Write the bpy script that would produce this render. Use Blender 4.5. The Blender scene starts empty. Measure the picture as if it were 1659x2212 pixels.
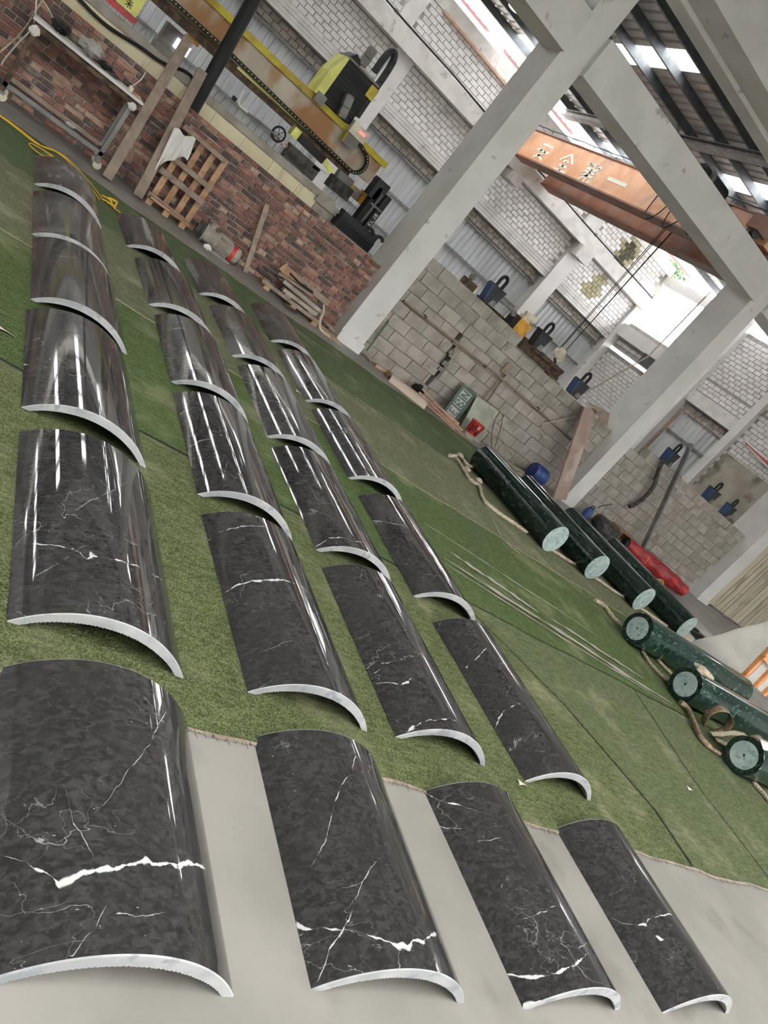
import bpy, math, random
from mathutils import Matrix, Vector
D = bpy.data; S = bpy.context.scene; COL = S.collection
random.seed(7)
# ------------------------------------------------------------------ camera (hand-held phone, rolled about 40 degrees)
W, H, F = 1659, 2212, 1692.25
R = ((0.70200513, -0.32417663, 0.63411222), (0.40126874, -0.55555369, -0.72824686), (0.588364, 0.76568245, -0.2599196))
EYE = Vector((0, 0, 1.6))
cam = D.cameras.new('camera'); cam.sensor_fit = 'HORIZONTAL'; cam.sensor_width = 36; cam.lens = 36 * F / W
cam.clip_start = .05; cam.clip_end = 300
co = D.objects.new('camera', cam); COL.objects.link(co); S.camera = co
right, up, back = Vector(R[0]), -Vector(R[1]), -Vector(R[2])
co.matrix_world = Matrix.Translation(EYE) @ Matrix((right, up, back)).transposed().to_4x4()
# ------------------------------------------------------------------ daylight, exposure
wd = D.worlds.new('overcast_sky'); S.world = wd; wd.use_nodes = True
bg = wd.node_tree.nodes['Background']; bg.inputs[0].default_value = (.985, .975, 1.02, 1); bg.inputs[1].default_value = 14.0
S.view_settings.view_transform = 'Standard'; S.view_settings.look = 'None'
S.view_settings.exposure = 0.66; S.view_settings.gamma = 1; S.view_settings.use_curve_mapping = False
S.cycles.max_bounces = 10; S.cycles.diffuse_bounces = 6; S.cycles.glossy_bounces = 4
S.cycles.caustics_reflective = False; S.cycles.caustics_refractive = False; S.cycles.sample_clamp_indirect = 6
# ------------------------------------------------------------------ measuring: a pixel of the photograph on a known real plane
def ray(px, py):
    v = Vector(((px - W / 2) / F, (py - H / 2) / F, 1))
    return right * v.x - up * v.y - back * v.z
def on(px, py, axis, val):
    d = ray(px, py); return EYE + d * ((val - EYE[axis]) / d[axis])
def fl(px, py, z=0): return on(px, py, 2, z)
def oy(px, py, y): return on(px, py, 1, y)
def ox(px, py, x): return on(px, py, 0, x)
# ------------------------------------------------------------------ materials
def M(name, c1, c2=None, scale=6, rough=.7, metal=0, bump=0, bscale=None, rnd=0, stretch=(1, 1, 1), lo=.38, hi=.62, detail=8, spec=.5, c3=None, s3=2, lo3=.55, hi3=.7, coord='Object', hue=0, st3=(1, 1, 1)):
    m = D.materials.new(name); m.use_nodes = True; nt = m.node_tree; N, L = nt.nodes, nt.links
    b = N['Principled BSDF']; b.inputs['Roughness'].default_value = rough; b.inputs['Metallic'].default_value = metal
    b.inputs['Specular IOR Level'].default_value = spec
    tc = N.new('ShaderNodeTexCoord'); oi = N.new('ShaderNodeObjectInfo')
    off = N.new('ShaderNodeVectorMath'); off.operation = 'SCALE'; off.inputs[0].default_value = (37, 53, 71); L.new(oi.outputs['Random'], off.inputs['Scale'])
    add = N.new('ShaderNodeVectorMath'); L.new(tc.outputs[coord], add.inputs[0]); L.new(off.outputs[0], add.inputs[1])
    def noise(sc, st, det=detail):
        mp = N.new('ShaderNodeMapping'); mp.inputs['Scale'].default_value = st; L.new(add.outputs[0], mp.inputs[0])
        n = N.new('ShaderNodeTexNoise'); n.inputs['Scale'].default_value = sc; n.inputs['Detail'].default_value = det; L.new(mp.outputs[0], n.inputs[0]); return n.outputs['Fac']
    def ramp(f, a, z):
        r = N.new('ShaderNodeMapRange'); r.inputs[1].default_value = a; r.inputs[2].default_value = z; r.interpolation_type = 'SMOOTHSTEP'; L.new(f, r.inputs[0]); return r.outputs[0]
    def mix(f, a, z):
        x = N.new('ShaderNodeMix'); x.data_type = 'RGBA'; L.new(f, x.inputs[0])
        for s, v in ((6, a), (7, z)):
            if isinstance(v, tuple): x.inputs[s].default_value = (*v, 1)
            else: L.new(v, x.inputs[s])
        return x.outputs[2]
    c = None
    if c2: c = mix(ramp(noise(scale, stretch), lo, hi), c1, c2)
    if c3: c = mix(ramp(noise(s3, st3), lo3, hi3), c or c1, c3)
    if rnd or hue:
        hs = N.new('ShaderNodeHueSaturation')
        if c: L.new(c, hs.inputs['Color'])
        else: hs.inputs['Color'].default_value = (*c1, 1)
        mr = N.new('ShaderNodeMapRange'); mr.inputs[3].default_value = 1 - rnd; mr.inputs[4].default_value = 1 + rnd; L.new(oi.outputs['Random'], mr.inputs[0]); L.new(mr.outputs[0], hs.inputs['Value'])
        if hue:
            m2 = N.new('ShaderNodeMath'); m2.operation = 'MULTIPLY'; m2.inputs[1].default_value = 7.31; L.new(oi.outputs['Random'], m2.inputs[0])
            fr = N.new('ShaderNodeMath'); fr.operation = 'FRACT'; L.new(m2.outputs[0], fr.inputs[0])
            m3 = N.new('ShaderNodeMapRange'); m3.inputs[3].default_value = 1 - hue; m3.inputs[4].default_value = 1 + hue * .3; L.new(fr.outputs[0], m3.inputs[0]); L.new(m3.outputs[0], hs.inputs['Saturation'])
        c = hs.outputs[0]
    if c: L.new(c, b.inputs['Base Color'])
    else: b.inputs['Base Color'].default_value = (*c1, 1)
    if bump:
        bp = N.new('ShaderNodeBump'); bp.inputs['Strength'].default_value = 1; bp.inputs['Distance'].default_value = bump
        L.new(noise(bscale or scale * 3, stretch), bp.inputs['Height']); L.new(bp.outputs[0], b.inputs['Normal'])
    m.diffuse_color = (*c1, 1); m['io'] = 1
    return m
def rgb(r, g, b):                                                    # sRGB 0-255 to linear
    f = lambda v: (v / 12.92 if v <= .04045 else ((v + .055) / 1.055) ** 2.4)
    return tuple(f(v / 255) for v in (r, g, b))
MT = dict(
    floor=M('polished_concrete', rgb(129, 126, 120), rgb(142, 138, 132), 1.6, .5, bump=.0006, bscale=40, c3=rgb(110, 105, 99), s3=2.6, lo3=.54, hi3=.74),
    kerb=M('dusty_concrete', rgb(112, 108, 104), rgb(136, 130, 124), 2.2, .8, c3=rgb(84, 82, 80), s3=1.2, lo3=.55, hi3=.65),
    paint=M('white_plaster', rgb(224, 223, 220), rgb(213, 212, 208), 1.6, .85, bump=.002, bscale=3, c3=rgb(176, 172, 166), s3=5, lo3=.64, hi3=.76),
    mortar=M('mortar', rgb(158, 148, 140), rgb(112, 103, 97), 9, .95, bump=.004, bscale=60),
    brick=M('red_brick', rgb(140, 88, 72), rgb(98, 62, 55), 14, .9, bump=.003, bscale=60, rnd=.5, hue=.55, c3=rgb(128, 118, 110), s3=7, lo3=.58, hi3=.7),
    blockm=M('block_mortar', rgb(142, 136, 128), rgb(112, 107, 100), 3, .95),
    block=M('grey_block', rgb(162, 155, 147), rgb(142, 135, 127), 4, .95, bump=.005, bscale=40, rnd=.1, c3=rgb(116, 110, 103), s3=2.2, lo3=.55, hi3=.75),
    wmort=M('pale_mortar', rgb(158, 156, 152), rgb(140, 137, 133), 7, .95),
    wbrick=M('whitewashed_brick', rgb(214, 211, 208), rgb(196, 193, 190), 7, .9, bump=.003, bscale=60, rnd=.07, c3=rgb(180, 174, 170), s3=2, lo3=.56, hi3=.76),
    conc=M('weathered_concrete', rgb(212, 210, 205), rgb(196, 194, 188), 3, .9, bump=.004, bscale=20, c3=rgb(158, 155, 148), s3=5, lo3=.6, hi3=.74),
    sheet=M('corrugated_steel', rgb(196, 199, 200), rgb(180, 184, 186), 3, .5, metal=.2, stretch=(1, 1, .2)),
    roof=M('roof_sheet', rgb(196, 196, 194), rgb(178, 178, 176), 2, .55, metal=.2),
    steel=M('dark_steel', rgb(78, 82, 84), rgb(62, 66, 68), 5, .6, metal=.3),
    hang=M('grey_steel', rgb(128, 126, 122), rgb(108, 106, 102), 5, .65, metal=.2),
    sawn=M('sawn_stone', rgb(178, 179, 178), rgb(158, 160, 161), 9, .75, bump=.0008, bscale=160, c3=rgb(140, 145, 148), s3=14, lo3=.55, hi3=.66),
    gsawn=M('green_sawn_stone', rgb(172, 185, 182), rgb(148, 165, 162), 6, .7, c3=rgb(122, 146, 142), s3=22, lo3=.52, hi3=.62),
    orange=M('orange_paint', rgb(212, 164, 128), rgb(202, 148, 108), 2.5, .6, c3=rgb(176, 140, 118), s3=1.3, lo3=.52, hi3=.72),
    orust=M('rusty_orange', rgb(150, 104, 80), rgb(128, 92, 76), 3, .7, c3=rgb(136, 116, 106), s3=1.4, lo3=.46, hi3=.62),
    white=M('white_marking', rgb(226, 222, 206), rough=.7),
    wood=M('grey_wood', rgb(146, 131, 117), rgb(128, 114, 101), 9, .85, rnd=.1, bump=.001),
    wood2=M('tan_wood', rgb(168, 136, 106), rgb(142, 110, 82), 9, .85, rnd=.15, bump=.001),
    pinkw=M('planed_wood', rgb(190, 158, 136), rgb(160, 128, 106), 5, .8, stretch=(1, 8, 8), rnd=.1),
    black=M('black_plastic', rgb(20, 21, 22), rgb(28, 29, 30), 6, .6, spec=.3),
    rubber=M('dusty_rubber', rgb(80, 77, 73), rgb(48, 46, 44), 9, .85),
    yellow=M('yellow_paint', rgb(190, 176, 40), rgb(164, 140, 36), 3, .55, c3=rgb(120, 104, 40), s3=4, lo3=.6, hi3=.75),
    lemon=M('pale_yellow_paint', rgb(226, 228, 130), rgb(206, 206, 108), 4, .5),
    gantry=M('rust_streaked_grey', rgb(190, 182, 166), rgb(176, 166, 148), 2, .6, c3=rgb(150, 108, 64), s3=.9, lo3=.44, hi3=.58, st3=(1.5, 1, .7)),
    pale=M('ochre_stained_concrete', rgb(238, 230, 198), rgb(222, 212, 176), 1.5, .85, c3=rgb(176, 162, 126), s3=2.2, lo3=.58, hi3=.78, st3=(4, 1, .5)),
    rail=M('dusty_rail_concrete', rgb(164, 157, 146), rgb(140, 133, 122), 4, .9, bump=.004, bscale=20),
    rope=M('hemp_rope', rgb(196, 184, 162), rgb(150, 138, 118), 60, .95),
    strap=M('canvas_strap', rgb(186, 174, 152), rgb(166, 153, 131), 30, .95),
    brown=M('brown_canvas', rgb(142, 124, 102), rgb(108, 92, 74), 20, .95),
    cloth=M('white_cloth', rgb(226, 224, 218), rgb(208, 206, 200), 4, .9),
    tarp=M('grey_tarpaulin', rgb(172, 169, 161), rgb(158, 156, 148), 2, .75),
    red=M('red_tarpaulin', rgb(168, 44, 44), rgb(128, 30, 34), 5, .5),
    redp=M('red_paint', rgb(190, 52, 44), rgb(160, 40, 36), 8, .45),
    blue=M('blue_plastic', rgb(40, 66, 126), rgb(30, 48, 98), 6, .5),
    clampb=M('blue_paint', rgb(50, 74, 112), rgb(40, 60, 94), 6, .6),
    clampg=M('dark_grey_paint', rgb(50, 54, 58), rgb(40, 43, 46), 6, .6, spec=.3),
    iron=M('rusty_iron', rgb(104, 84, 66), rgb(64, 52, 44), 10, .8, metal=.3),
    brass=M('amber_paint', rgb(206, 156, 48), rgb(180, 128, 40), 8, .5, c3=rgb(90, 62, 36), s3=8, lo3=.56, hi3=.66),
    plast=M('cream_plastic', rgb(222, 214, 194), rgb(204, 194, 172), 8, .6),
    cable=M('yellow_cable', rgb(220, 176, 52), rough=.6),
    greenp=M('green_paint', rgb(54, 98, 54), rough=.6),
    signg=M('green_board', rgb(84, 100, 84), rgb(66, 82, 68), 5, .7),
    glass=M('dusty_glass', rgb(150, 152, 136), rgb(128, 132, 118), 3, .35),
    paper=M('white_paper', rgb(240, 240, 238), rough=.8),
    panelw=M('grooved_board', rgb(200, 192, 172), rgb(174, 166, 146), 2, .75, c3=rgb(150, 144, 124), s3=2, lo3=.55, hi3=.72, stretch=(5, 1, .4)),
    ground=M('yard_ground', rgb(150, 146, 138), rgb(130, 126, 118), 1, .9),
    leaf=M('leaves', rgb(70, 110, 50), rgb(40, 74, 32), 8, .7),
)
# ------------------------------------------------------------------ mesh building
WM = {}
class MB:
    def __init__(s): s.v = []; s.f = []
    def quad(s, *p):
        n = len(s.v); s.v += [Vector(q) for q in p]; s.f.append(tuple(range(n, n + len(p)))); return s
    def hexa(s, p):                                                  # 8 corners: bottom loop, top loop
        n = len(s.v); s.v += [Vector(q) for q in p]
        s.f += [tuple(n + i for i in q) for q in ((3, 2, 1, 0), (4, 5, 6, 7), (0, 1, 5, 4), (1, 2, 6, 5), (2, 3, 7, 6), (3, 0, 4, 7))]; return s
    def box(s, a, b):
        (x0, y0, z0), (x1, y1, z1) = a, b
        return s.hexa([(x0, y0, z0), (x1, y0, z0), (x1, y1, z0), (x0, y1, z0), (x0, y0, z1), (x1, y0, z1), (x1, y1, z1), (x0, y1, z1)])
    def bar(s, p, q, w, h=None, side=None):                          # square bar from p to q; side = direction of the width w
        p, q = Vector(p), Vector(q); h = w if h is None else h; d = (q - p).normalized()
        u = Vector(side) if side else (Vector((0, 0, 1)) if abs(d.z) < .9 else Vector((1, 0, 0))).cross(d)
        u = (u - d * u.dot(d)).normalized(); v = d.cross(u)
        c = lambda o: [o - u * w / 2 - v * h / 2, o + u * w / 2 - v * h / 2, o + u * w / 2 + v * h / 2, o - u * w / 2 + v * h / 2]
        return s.hexa(c(p) + c(q))
    def tube(s, pts, r, n=8, closed=False, caps=True, flat=1, up=None):
        pts = [Vector(p) for p in pts]; k = len(pts); rs = r if isinstance(r, (list, tuple)) else [r] * k; b = len(s.v); u = None
        for i, p in enumerate(pts):
            if closed: d = pts[(i + 1) % k] - pts[i - 1]
            else: d = pts[min(i + 1, k - 1)] - pts[max(i - 1, 0)]
            d = d.normalized() if d.length > 1e-9 else Vector((0, 0, 1))
            if up is not None: u = Vector(up)
            elif u is None: u = Vector((0, 0, 1)) if abs(d.z) < .9 else Vector((1, 0, 0))
            u = u - d * u.dot(d)
            if u.length < 1e-6: u = Vector((1, 0, 0)) - d * d.x
            u.normalize(); w = d.cross(u)
            for j in range(n):
                a = 2 * math.pi * j / n; s.v.append(p + u * math.cos(a) * rs[i] * flat + w * math.sin(a) * rs[i])
        for i in range(k if closed else k - 1):
            for j in range(n):
                a, c = b + i * n, b + ((i + 1) % k) * n; s.f.append((a + j, a + (j + 1) % n, c + (j + 1) % n, c + j))
        if caps and not closed:
            s.f.append(tuple(b + j for j in reversed(range(n)))); s.f.append(tuple(b + (k - 1) * n + j for j in range(n)))
        return s
    def cyl(s, p, q, r, n=16, r2=None): return s.tube([p, q], [r, r if r2 is None else r2], n)
    def lathe(s, prof, o, n=20, axis=(0, 0, 1)):
        a = Vector(axis).normalized(); pts = [Vector(o) + a * z for _, z in prof]
        b = len(s.v); u = Vector((1, 0, 0)) if abs(a.x) < .9 else Vector((0, 1, 0)); u = (u - a * u.dot(a)).normalized(); w = a.cross(u)
        for (r, _), p in zip(prof, pts):
            for j in range(n): t = 2 * math.pi * j / n; s.v.append(p + u * math.cos(t) * r + w * math.sin(t) * r)
        for i in range(len(prof) - 1):
            for j in range(n): s.f.append((b + i * n + j, b + i * n + (j + 1) % n, b + (i + 1) * n + (j + 1) % n, b + (i + 1) * n + j))
        for i, rev in ((0, True), (len(prof) - 1, False)):
            if prof[i][0] > 1e-5: q = [b + i * n + j for j in range(n)]; s.f.append(tuple(reversed(q) if rev else q))
        return s
    def ball(s, c, r, n=10, sc=(1, 1, 1)):
        c = Vector(c); b = len(s.v); m = n // 2 + 1
        for i in range(m + 1):
            t = math.pi * i / m
            for j in range(n): a = 2 * math.pi * j / n; s.v.append(c + Vector((math.sin(t) * math.cos(a) * r * sc[0], math.sin(t) * math.sin(a) * r * sc[1], math.cos(t) * r * sc[2])))
        for i in range(m):
            for j in range(n): s.f.append((b + i * n + j, b + (i + 1) * n + j, b + (i + 1) * n + (j + 1) % n, b + i * n + (j + 1) % n))
        return s
    def prism(s, poly, d):                                           # planar polygon (3-D points) pushed along d
        d = Vector(d); n = len(poly); b = len(s.v); s.v += [Vector(p) for p in poly] + [Vector(p) + d for p in poly]
        s.f.append(tuple(range(b, b + n))); s.f.append(tuple(b + n + i for i in reversed(range(n))))
        for i in range(n): s.f.append((b + i, b + n + i, b + n + (i + 1) % n, b + (i + 1) % n))
        return s
    def grid(s, fn, nu, nv, thick=None):
        b = len(s.v); pts = [[Vector(fn(i / nu, j / nv)) for j in range(nv + 1)] for i in range(nu + 1)]
        for r in pts: s.v += r
        w = nv + 1
        for i in range(nu):
            for j in range(nv): s.f.append((b + i * w + j, b + (i + 1) * w + j, b + (i + 1) * w + j + 1, b + i * w + j + 1))
        if thick:
            t = Vector(thick); c = len(s.v); m = (nu + 1) * w
            s.v += [q + t for q in s.v[b:b + m]]
            for i in range(nu):
                for j in range(nv): s.f.append((c + i * w + j + 1, c + (i + 1) * w + j + 1, c + (i + 1) * w + j, c + i * w + j))
            ed = [i * w for i in range(nu + 1)] + [nu * w + j for j in range(1, w)] + [i * w + nv for i in range(nu - 1, -1, -1)] + [j for j in range(nv - 1, 0, -1)]
            for k in range(len(ed)): a, e = ed[k], ed[(k + 1) % len(ed)]; s.f.append((b + e, b + a, c + a, c + e))
        return s
    def mesh(s, name, mats, smooth=False, inv=None, mi=None):
        me = D.meshes.new(name); v = [inv @ p for p in s.v] if inv is not None else s.v
        me.from_pydata([tuple(p) for p in v], [], s.f); me.validate()
        for m in (mats if isinstance(mats, (list, tuple)) else [mats]): me.materials.append(m)
        if smooth:
            me.shade_smooth()
            try: me.set_sharp_from_angle(angle=math.radians(smooth if smooth is not True else 40))
            except Exception: pass
        if mi: me.polygons.foreach_set('material_index', mi)
        me.update(); return me
    def build(s, name, mat, parent=None, smooth=False, local=False, kind=None, label=None, mi=None):
        inv = None
        if parent is not None and not local: inv = WM[parent.name].inverted()
        o = D.objects.new(name, s.mesh(name, mat, smooth, inv, mi)); COL.objects.link(o)
        if parent is not None: o.parent = parent; WM[o.name] = WM[parent.name]
        else: WM[o.name] = Matrix()
        if kind: o['kind'] = kind
        if label: o['label'] = label
        return o
def thing(name, label, cat, loc=(0, 0, 0), rotz=0, group=None, mat=None):
    o = D.objects.new(name, None); COL.objects.link(o); o.empty_display_size = .1
    o.matrix_world = Matrix.Translation(loc) @ Matrix.Rotation(rotz, 4, 'Z') if mat is None else mat
    WM[o.name] = o.matrix_world.copy(); o['label'] = label; o['category'] = cat
    if group: o['group'] = group
    return o
def one(mb, name, label, cat, mat, smooth=False, group=None, base=None):
    """a thing that is a single mesh; its origin is put at its base"""
    if base is None:
        n = len(mb.v); base = Vector((sum(p.x for p in mb.v) / n, sum(p.y for p in mb.v) / n, min(p.z for p in mb.v)))
    o = D.objects.new(name, mb.mesh(name, mat, smooth, Matrix.Translation(-Vector(base)))); COL.objects.link(o); o.location = base
    WM[o.name] = Matrix.Translation(base); o['label'] = label; o['category'] = cat
    if group: o['group'] = group
    return o
def struct(mb, name, mat, smooth=False): return mb.build(name, mat, None, smooth, kind='structure')
def copy_tree(o, parent=None):
    c = o.copy(); COL.objects.link(c)
    if parent is not None: c.parent = parent
    for ch in list(o.children): copy_tree(ch, c)
    return c
def rj(a): return random.uniform(-a, a)
def spline(pts, n=6):                                                # Catmull-Rom through the points
    p = [Vector(q) for q in pts]; p = [p[0] * 2 - p[1]] + p + [p[-1] * 2 - p[-2]]; out = []
    for i in range(1, len(p) - 2):
        for k in range(n):
            t = k / n; a, b, c, d = p[i - 1:i + 3]
            out.append(.5 * ((2 * b) + (c - a) * t + (2 * a - 5 * b + 4 * c - d) * t * t + (3 * b - a - 3 * c + d) * t ** 3))
    return out + [p[-2]]
# ------------------------------------------------------------------ the setting
def variants(base, n, c, spread, **k):
    out = []
    for i in range(n):
        t = (i / (n - 1) - .5) * 2 * spread; out.append(M(base, *[tuple(max(0, v * (1 + t)) for v in q) for q in c], **k))
    return out
BR = [M('red_brick', rgb(*a), rgb(*b), 14, .9, bump=.003, bscale=60, rnd=.12, c3=rgb(128, 118, 110), s3=6, lo3=.56, hi3=.7) for a, b in
      (((150, 104, 88), (122, 82, 72)), ((126, 90, 80), (106, 74, 66)), ((96, 74, 68), (76, 60, 57)), ((164, 124, 104), (142, 104, 88)), ((72, 62, 60), (88, 74, 68)), ((140, 96, 80), (114, 84, 74)), ((182, 152, 130), (156, 126, 108)))]
BW = [1, 1.1, 1, .6, .9, 1, .35]
WB = variants('whitewashed_brick', 4, (rgb(228, 226, 223), rgb(214, 212, 209)), .06, scale=7, rough=.9, bump=.003, bscale=60, c3=rgb(184, 180, 176), s3=2, lo3=.56, hi3=.76)
struct(MB().box((-9.7, -8.2, -.2), (26.2, 22, 0)), 'floor', MT['floor'])
yard = MB().box((-60, -60, -.4), (80, 90, -.22)); struct(yard, 'ground', MT['ground'])
def brick_mesh(name, l, h, d, mat, ch):                              # chamfered front, back left open inside the wall; local: x along, z up, front at y=-d
    mb = MB(); a, b = l / 2, h / 2
    o = [(-a, 0, -b), (a, 0, -b), (a, 0, b), (-a, 0, b)]; m = [(-a, -d + ch, -b), (a, -d + ch, -b), (a, -d + ch, b), (-a, -d + ch, b)]
    f = [(-a + ch + rj(ch * .5), -d, -b + ch), (a - ch + rj(ch * .5), -d + rj(ch * .6), -b + ch), (a - ch, -d, b - ch + rj(ch * .3)), (-a + ch, -d + rj(ch * .6), b - ch)]
    mb.v = [Vector(p) for p in o + m + f]
    for s in (0, 4):
        for i in range(4): mb.f.append((s + i, s + (i + 1) % 4, s + 4 + (i + 1) % 4, s + 4 + i))
    mb.f.append((8, 9, 10, 11)); return mb
def lay(parent, cells, mats, weights, d, ch, face, name='brick', limit=290, key=None, pick=None):
    """cells: (u, z, length, height); face(u, z) -> matrix of a piece standing on the wall face. The largest shown are parts, the rest one part."""
    cells = list(cells); random.shuffle(cells)
    if key: cells.sort(key=key)
    cache = {}; rest = MB(); mi = []
    for n, (u, z, l, h) in enumerate(cells):
        k = random.choices(range(len(mats)), weights)[0]; k = pick(u, z, k) if pick else k; mw = face(u, z, rj(.003))
        if n < limit:
            kk = (round(l, 2), round(h, 3), k, random.randrange(3))
            if kk not in cache: cache[kk] = brick_mesh(name, l, h, d, None, ch).mesh(name, mats[k])
            o = D.objects.new(name, cache[kk]); COL.objects.link(o); o.parent = parent; o.matrix_local = mw
        else:
            b = brick_mesh(name, l, h, d, None, ch); base = len(rest.v)
            rest.v += [mw @ p for p in b.v]; rest.f += [tuple(base + i for i in f) for f in b.f]; mi += [k] * len(b.f)
    if rest.v:
        o = rest.build(name + 's', mats, parent, local=True, mi=mi); o['kind'] = 'stuff'
def face_y(y): return lambda u, z, j: Matrix.Translation((u, y + j, z)) @ Matrix.Rotation(rj(.006), 4, 'Y')
def face_x(x): return lambda u, z, j: Matrix.Translation((x + j, u, z)) @ Matrix.Rotation(-math.pi / 2, 4, 'Z')
# low red brick wall on the left
w = struct(MB().box((-3.4, 10.875, 0), (5.34, 11.1, 1.2)), 'wall_rear_left', MT['mortar'])
cells = []; ch_ = 1.215 / 17
for r in range(17):
    u = -3.4 + random.random() * .1; hdr = r % 6 != 1
    while u < 5.25:
        l = .115 if (hdr if random.random() < .8 else not hdr) else .238
        if u + l > 5.31: l = 5.31 - u
        cells.append((u + l / 2 + rj(.004), ch_ * (r + .5) + rj(.003), l - rj(.005), .055 + rj(.004))); u += l + .015
lay(w, cells, BR, BW, .02, .005, face_y(10.875), key=lambda c: (c[0] < -.1, c[2] < .2, -c[1]))
# low grey block walls between the columns
def block_wall(x0, x1, rows, name, drop=None, split=None, seed=1):
    rnd = random.Random(seed); w = MB(); cells = []
    for r in range(rows):
        u = x0 - (.2 if r % 2 else 0)
        while u < x1 - .02:
            a, b = max(u, x0), min(u + .39, x1)
            for a_, b_ in ([(a, b)] if not split else [(a, min(b, split(r)[0])), (max(a, split(r)[1]), b)]):
                if b_ - a_ > .04 and not (drop and drop(r, (a + b) / 2)): cells.append(((a_ + b_) / 2 + rj(.004), .2 * r + .098 + rj(.005), b_ - a_, .188 + rj(.004)))
            u += .4
    if split:                                                        # a crack runs down through the wall
        for r in range(rows - 1): a, b = split(r); w.box((x0, 10.87, .2 * r), (a, 11.05, .2 * r + .2 - (.01 if r == rows - 2 else 0))); w.box((b, 10.87, .2 * r), (x1, 11.05, .2 * r + .2 - (.01 if r == rows - 2 else 0)))
        w.box((x0 + .1, 11.03, .1), (x1 - .1, 11.05, .2 * rows - .4))
    else: w.box((x0, 10.87, 0), (x1, 11.05, .2 * rows - .21))
    o = struct(w, name, MT['blockm'])
    for c in cells:                                                  # blocks of the top course are whole
        pass
    top = [c for c in cells if c[1] > .2 * (rows - 1)]
    lay(o, [c for c in cells if c not in top], [MT['block']], [1], .02, .004, face_y(10.87), 'block')
    for (u, z, l, h) in top:
        b = MB().box((-l / 2, -.02, -h / 2), (l / 2, .17, h / 2)); ob = b.build('block', MT['block'], o, local=True); ob.matrix_local = Matrix.Translation((u, 10.87 + rj(.01), z + rj(.004)))
crack = lambda r, u: (r in (3, 4, 5) and abs(u - 7.22 - (r - 4) * .05) < .12)
block_wall(5.76, 11.2, 9, 'wall_rear_middle', lambda r, u: r == 8 and u > 8.0, split=lambda r: {0: (7.3, 7.3), 1: (7.22, 7.30), 2: (7.26, 7.33), 3: (7.2, 7.31), 4: (7.16, 7.22), 5: (7.1, 7.2), 6: (7.15, 7.16)}.get(r, (7.2, 7.2)))
block_wall(11.6, 16.76, 9, 'wall_rear_right', lambda r, u: r == 8 and u < 12.2)
# columns, runway beam, gutter beam
def column(x0, x1, y0, y1, z1, name):
    m = MB(); n = 10
    for k in range(n):
        za, zb = z1 * k / n, z1 * (k + 1) / n
    m.grid(lambda i, j: ((x0, y0), (x1, y0), (x1, y1), (x0, y1), (x0, y0))[round(i * 4)] + (j * z1,) if True else 0, 4, n)
    m.quad((x0, y0, z1), (x1, y0, z1), (x1, y1, z1), (x0, y1, z1)); return struct(m, name, MT['paint'])
column(5.31, 5.75, 10.6, 11.3, 6.5, 'column'); column(11.2, 11.58, 10.58, 11.3, 6.5, 'column'); column(16.74, 17.2, 10.55, 11.3, 6.5, 'column')
struct(MB().box((5.30, 10.56, 0), (5.77, 10.62, .16)).box((16.72, 10.52, 0), (17.22, 10.6, .1)), 'baseboard_column', MT['paint'])
rb = MB()
for a, b in ((-5, 5.31), (5.75, 11.2), (11.58, 16.74), (17.2, 22)): rb.box((a, 10.5, 4.84), (b, 11.1, 5.4))
struct(rb, 'runway_beam', MT['paint'])
gb = MB().box((-9.5, 9.95, 6.45), (24, 10.25, 7.5)).box((-6, 10.25, 6.45), (24, 10.55, 6.95)).box((-6, 10.55, 6.38), (24, 10.9, 7.6)); struct(gb, 'gutter_beam', MT['paint'])
# crane rail on top of the runway beam
struct(MB().box((-5, 10.76, 5.4), (22, 10.82, 5.5)), 'crane_rail', MT['steel'])
# back wall: piers, ledge beam, lintel, brickwork
YB = 20.0
w = struct(MB().box((-9.5, YB + .02, 0), (6.65, YB + .25, .9)).box((-9.5, YB + .02, 3.64), (17.8, YB + .25, 6.55)).box((6.65, YB + .02, 0), (17.8, YB + .25, .9)), 'wall_back', MT['wmort'])
MB().box((-9.5, YB - .32, 4.96), (17.8, YB + .02, 5.36)).build('ledge_beam', MT['conc'], w)
MB().box((-9.5, YB - .05, 3.64), (17.8, YB + .02, 3.72)).box((-9.5, YB - .04, 3.725), (17.8, YB + .02, 3.8)).box((-9.5, YB - .05, 3.805), (17.8, YB + .02, 3.88)).box((-9.5, YB - .04, 3.885), (17.8, YB + .02, 3.97)).build('lintel', MT['conc'], w)
MB().box((6.2, YB - .14, 5.36), (6.6, YB + .02, 6.56)).box((13.9, YB - .14, 5.36), (14.4, YB + .02, 6.56)).build('pilaster', MT['conc'], w)
for a, b in ((6.65, 7.15), (14.12, 14.62), (17.5, 17.8)):
    MB().box((a - .02, YB - .12, 0), (b + .02, YB + .3, 4.96)).build('pier', MT['paint'], w)
MB().box((10.9, YB - .42, 4.7), (11.3, YB - .0, 4.95)).box((14.1, YB - .5, 4.6), (14.65, YB - .1, 4.96)).build('corbel', MT['conc'], w)
cells = []; rows = [3.98 + .12 * i for i in range(8)] + [5.40 + .12 * i for i in range(7)]
for r, z in enumerate(rows):
    u = 2.6 - (.125 if r % 2 else 0)
    while u < 17.4:
        c = u + .12
        if not (6.6 < c < 7.2 and z < 5) and not (14.05 < c < 14.7 and z < 5) and not (z > 5.3 and (6.1 < c < 6.7 or 13.8 < c < 14.5)):
            cells.append((c, z + .055, .236 + rj(.005), .108 + rj(.004)))
        u += .25
MOSS = [M('mossy_brick', rgb(92, 88, 66), rgb(60, 58, 46), 6, .95), M('damp_brick', rgb(168, 162, 130), rgb(140, 134, 104), 5, .95)]
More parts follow.
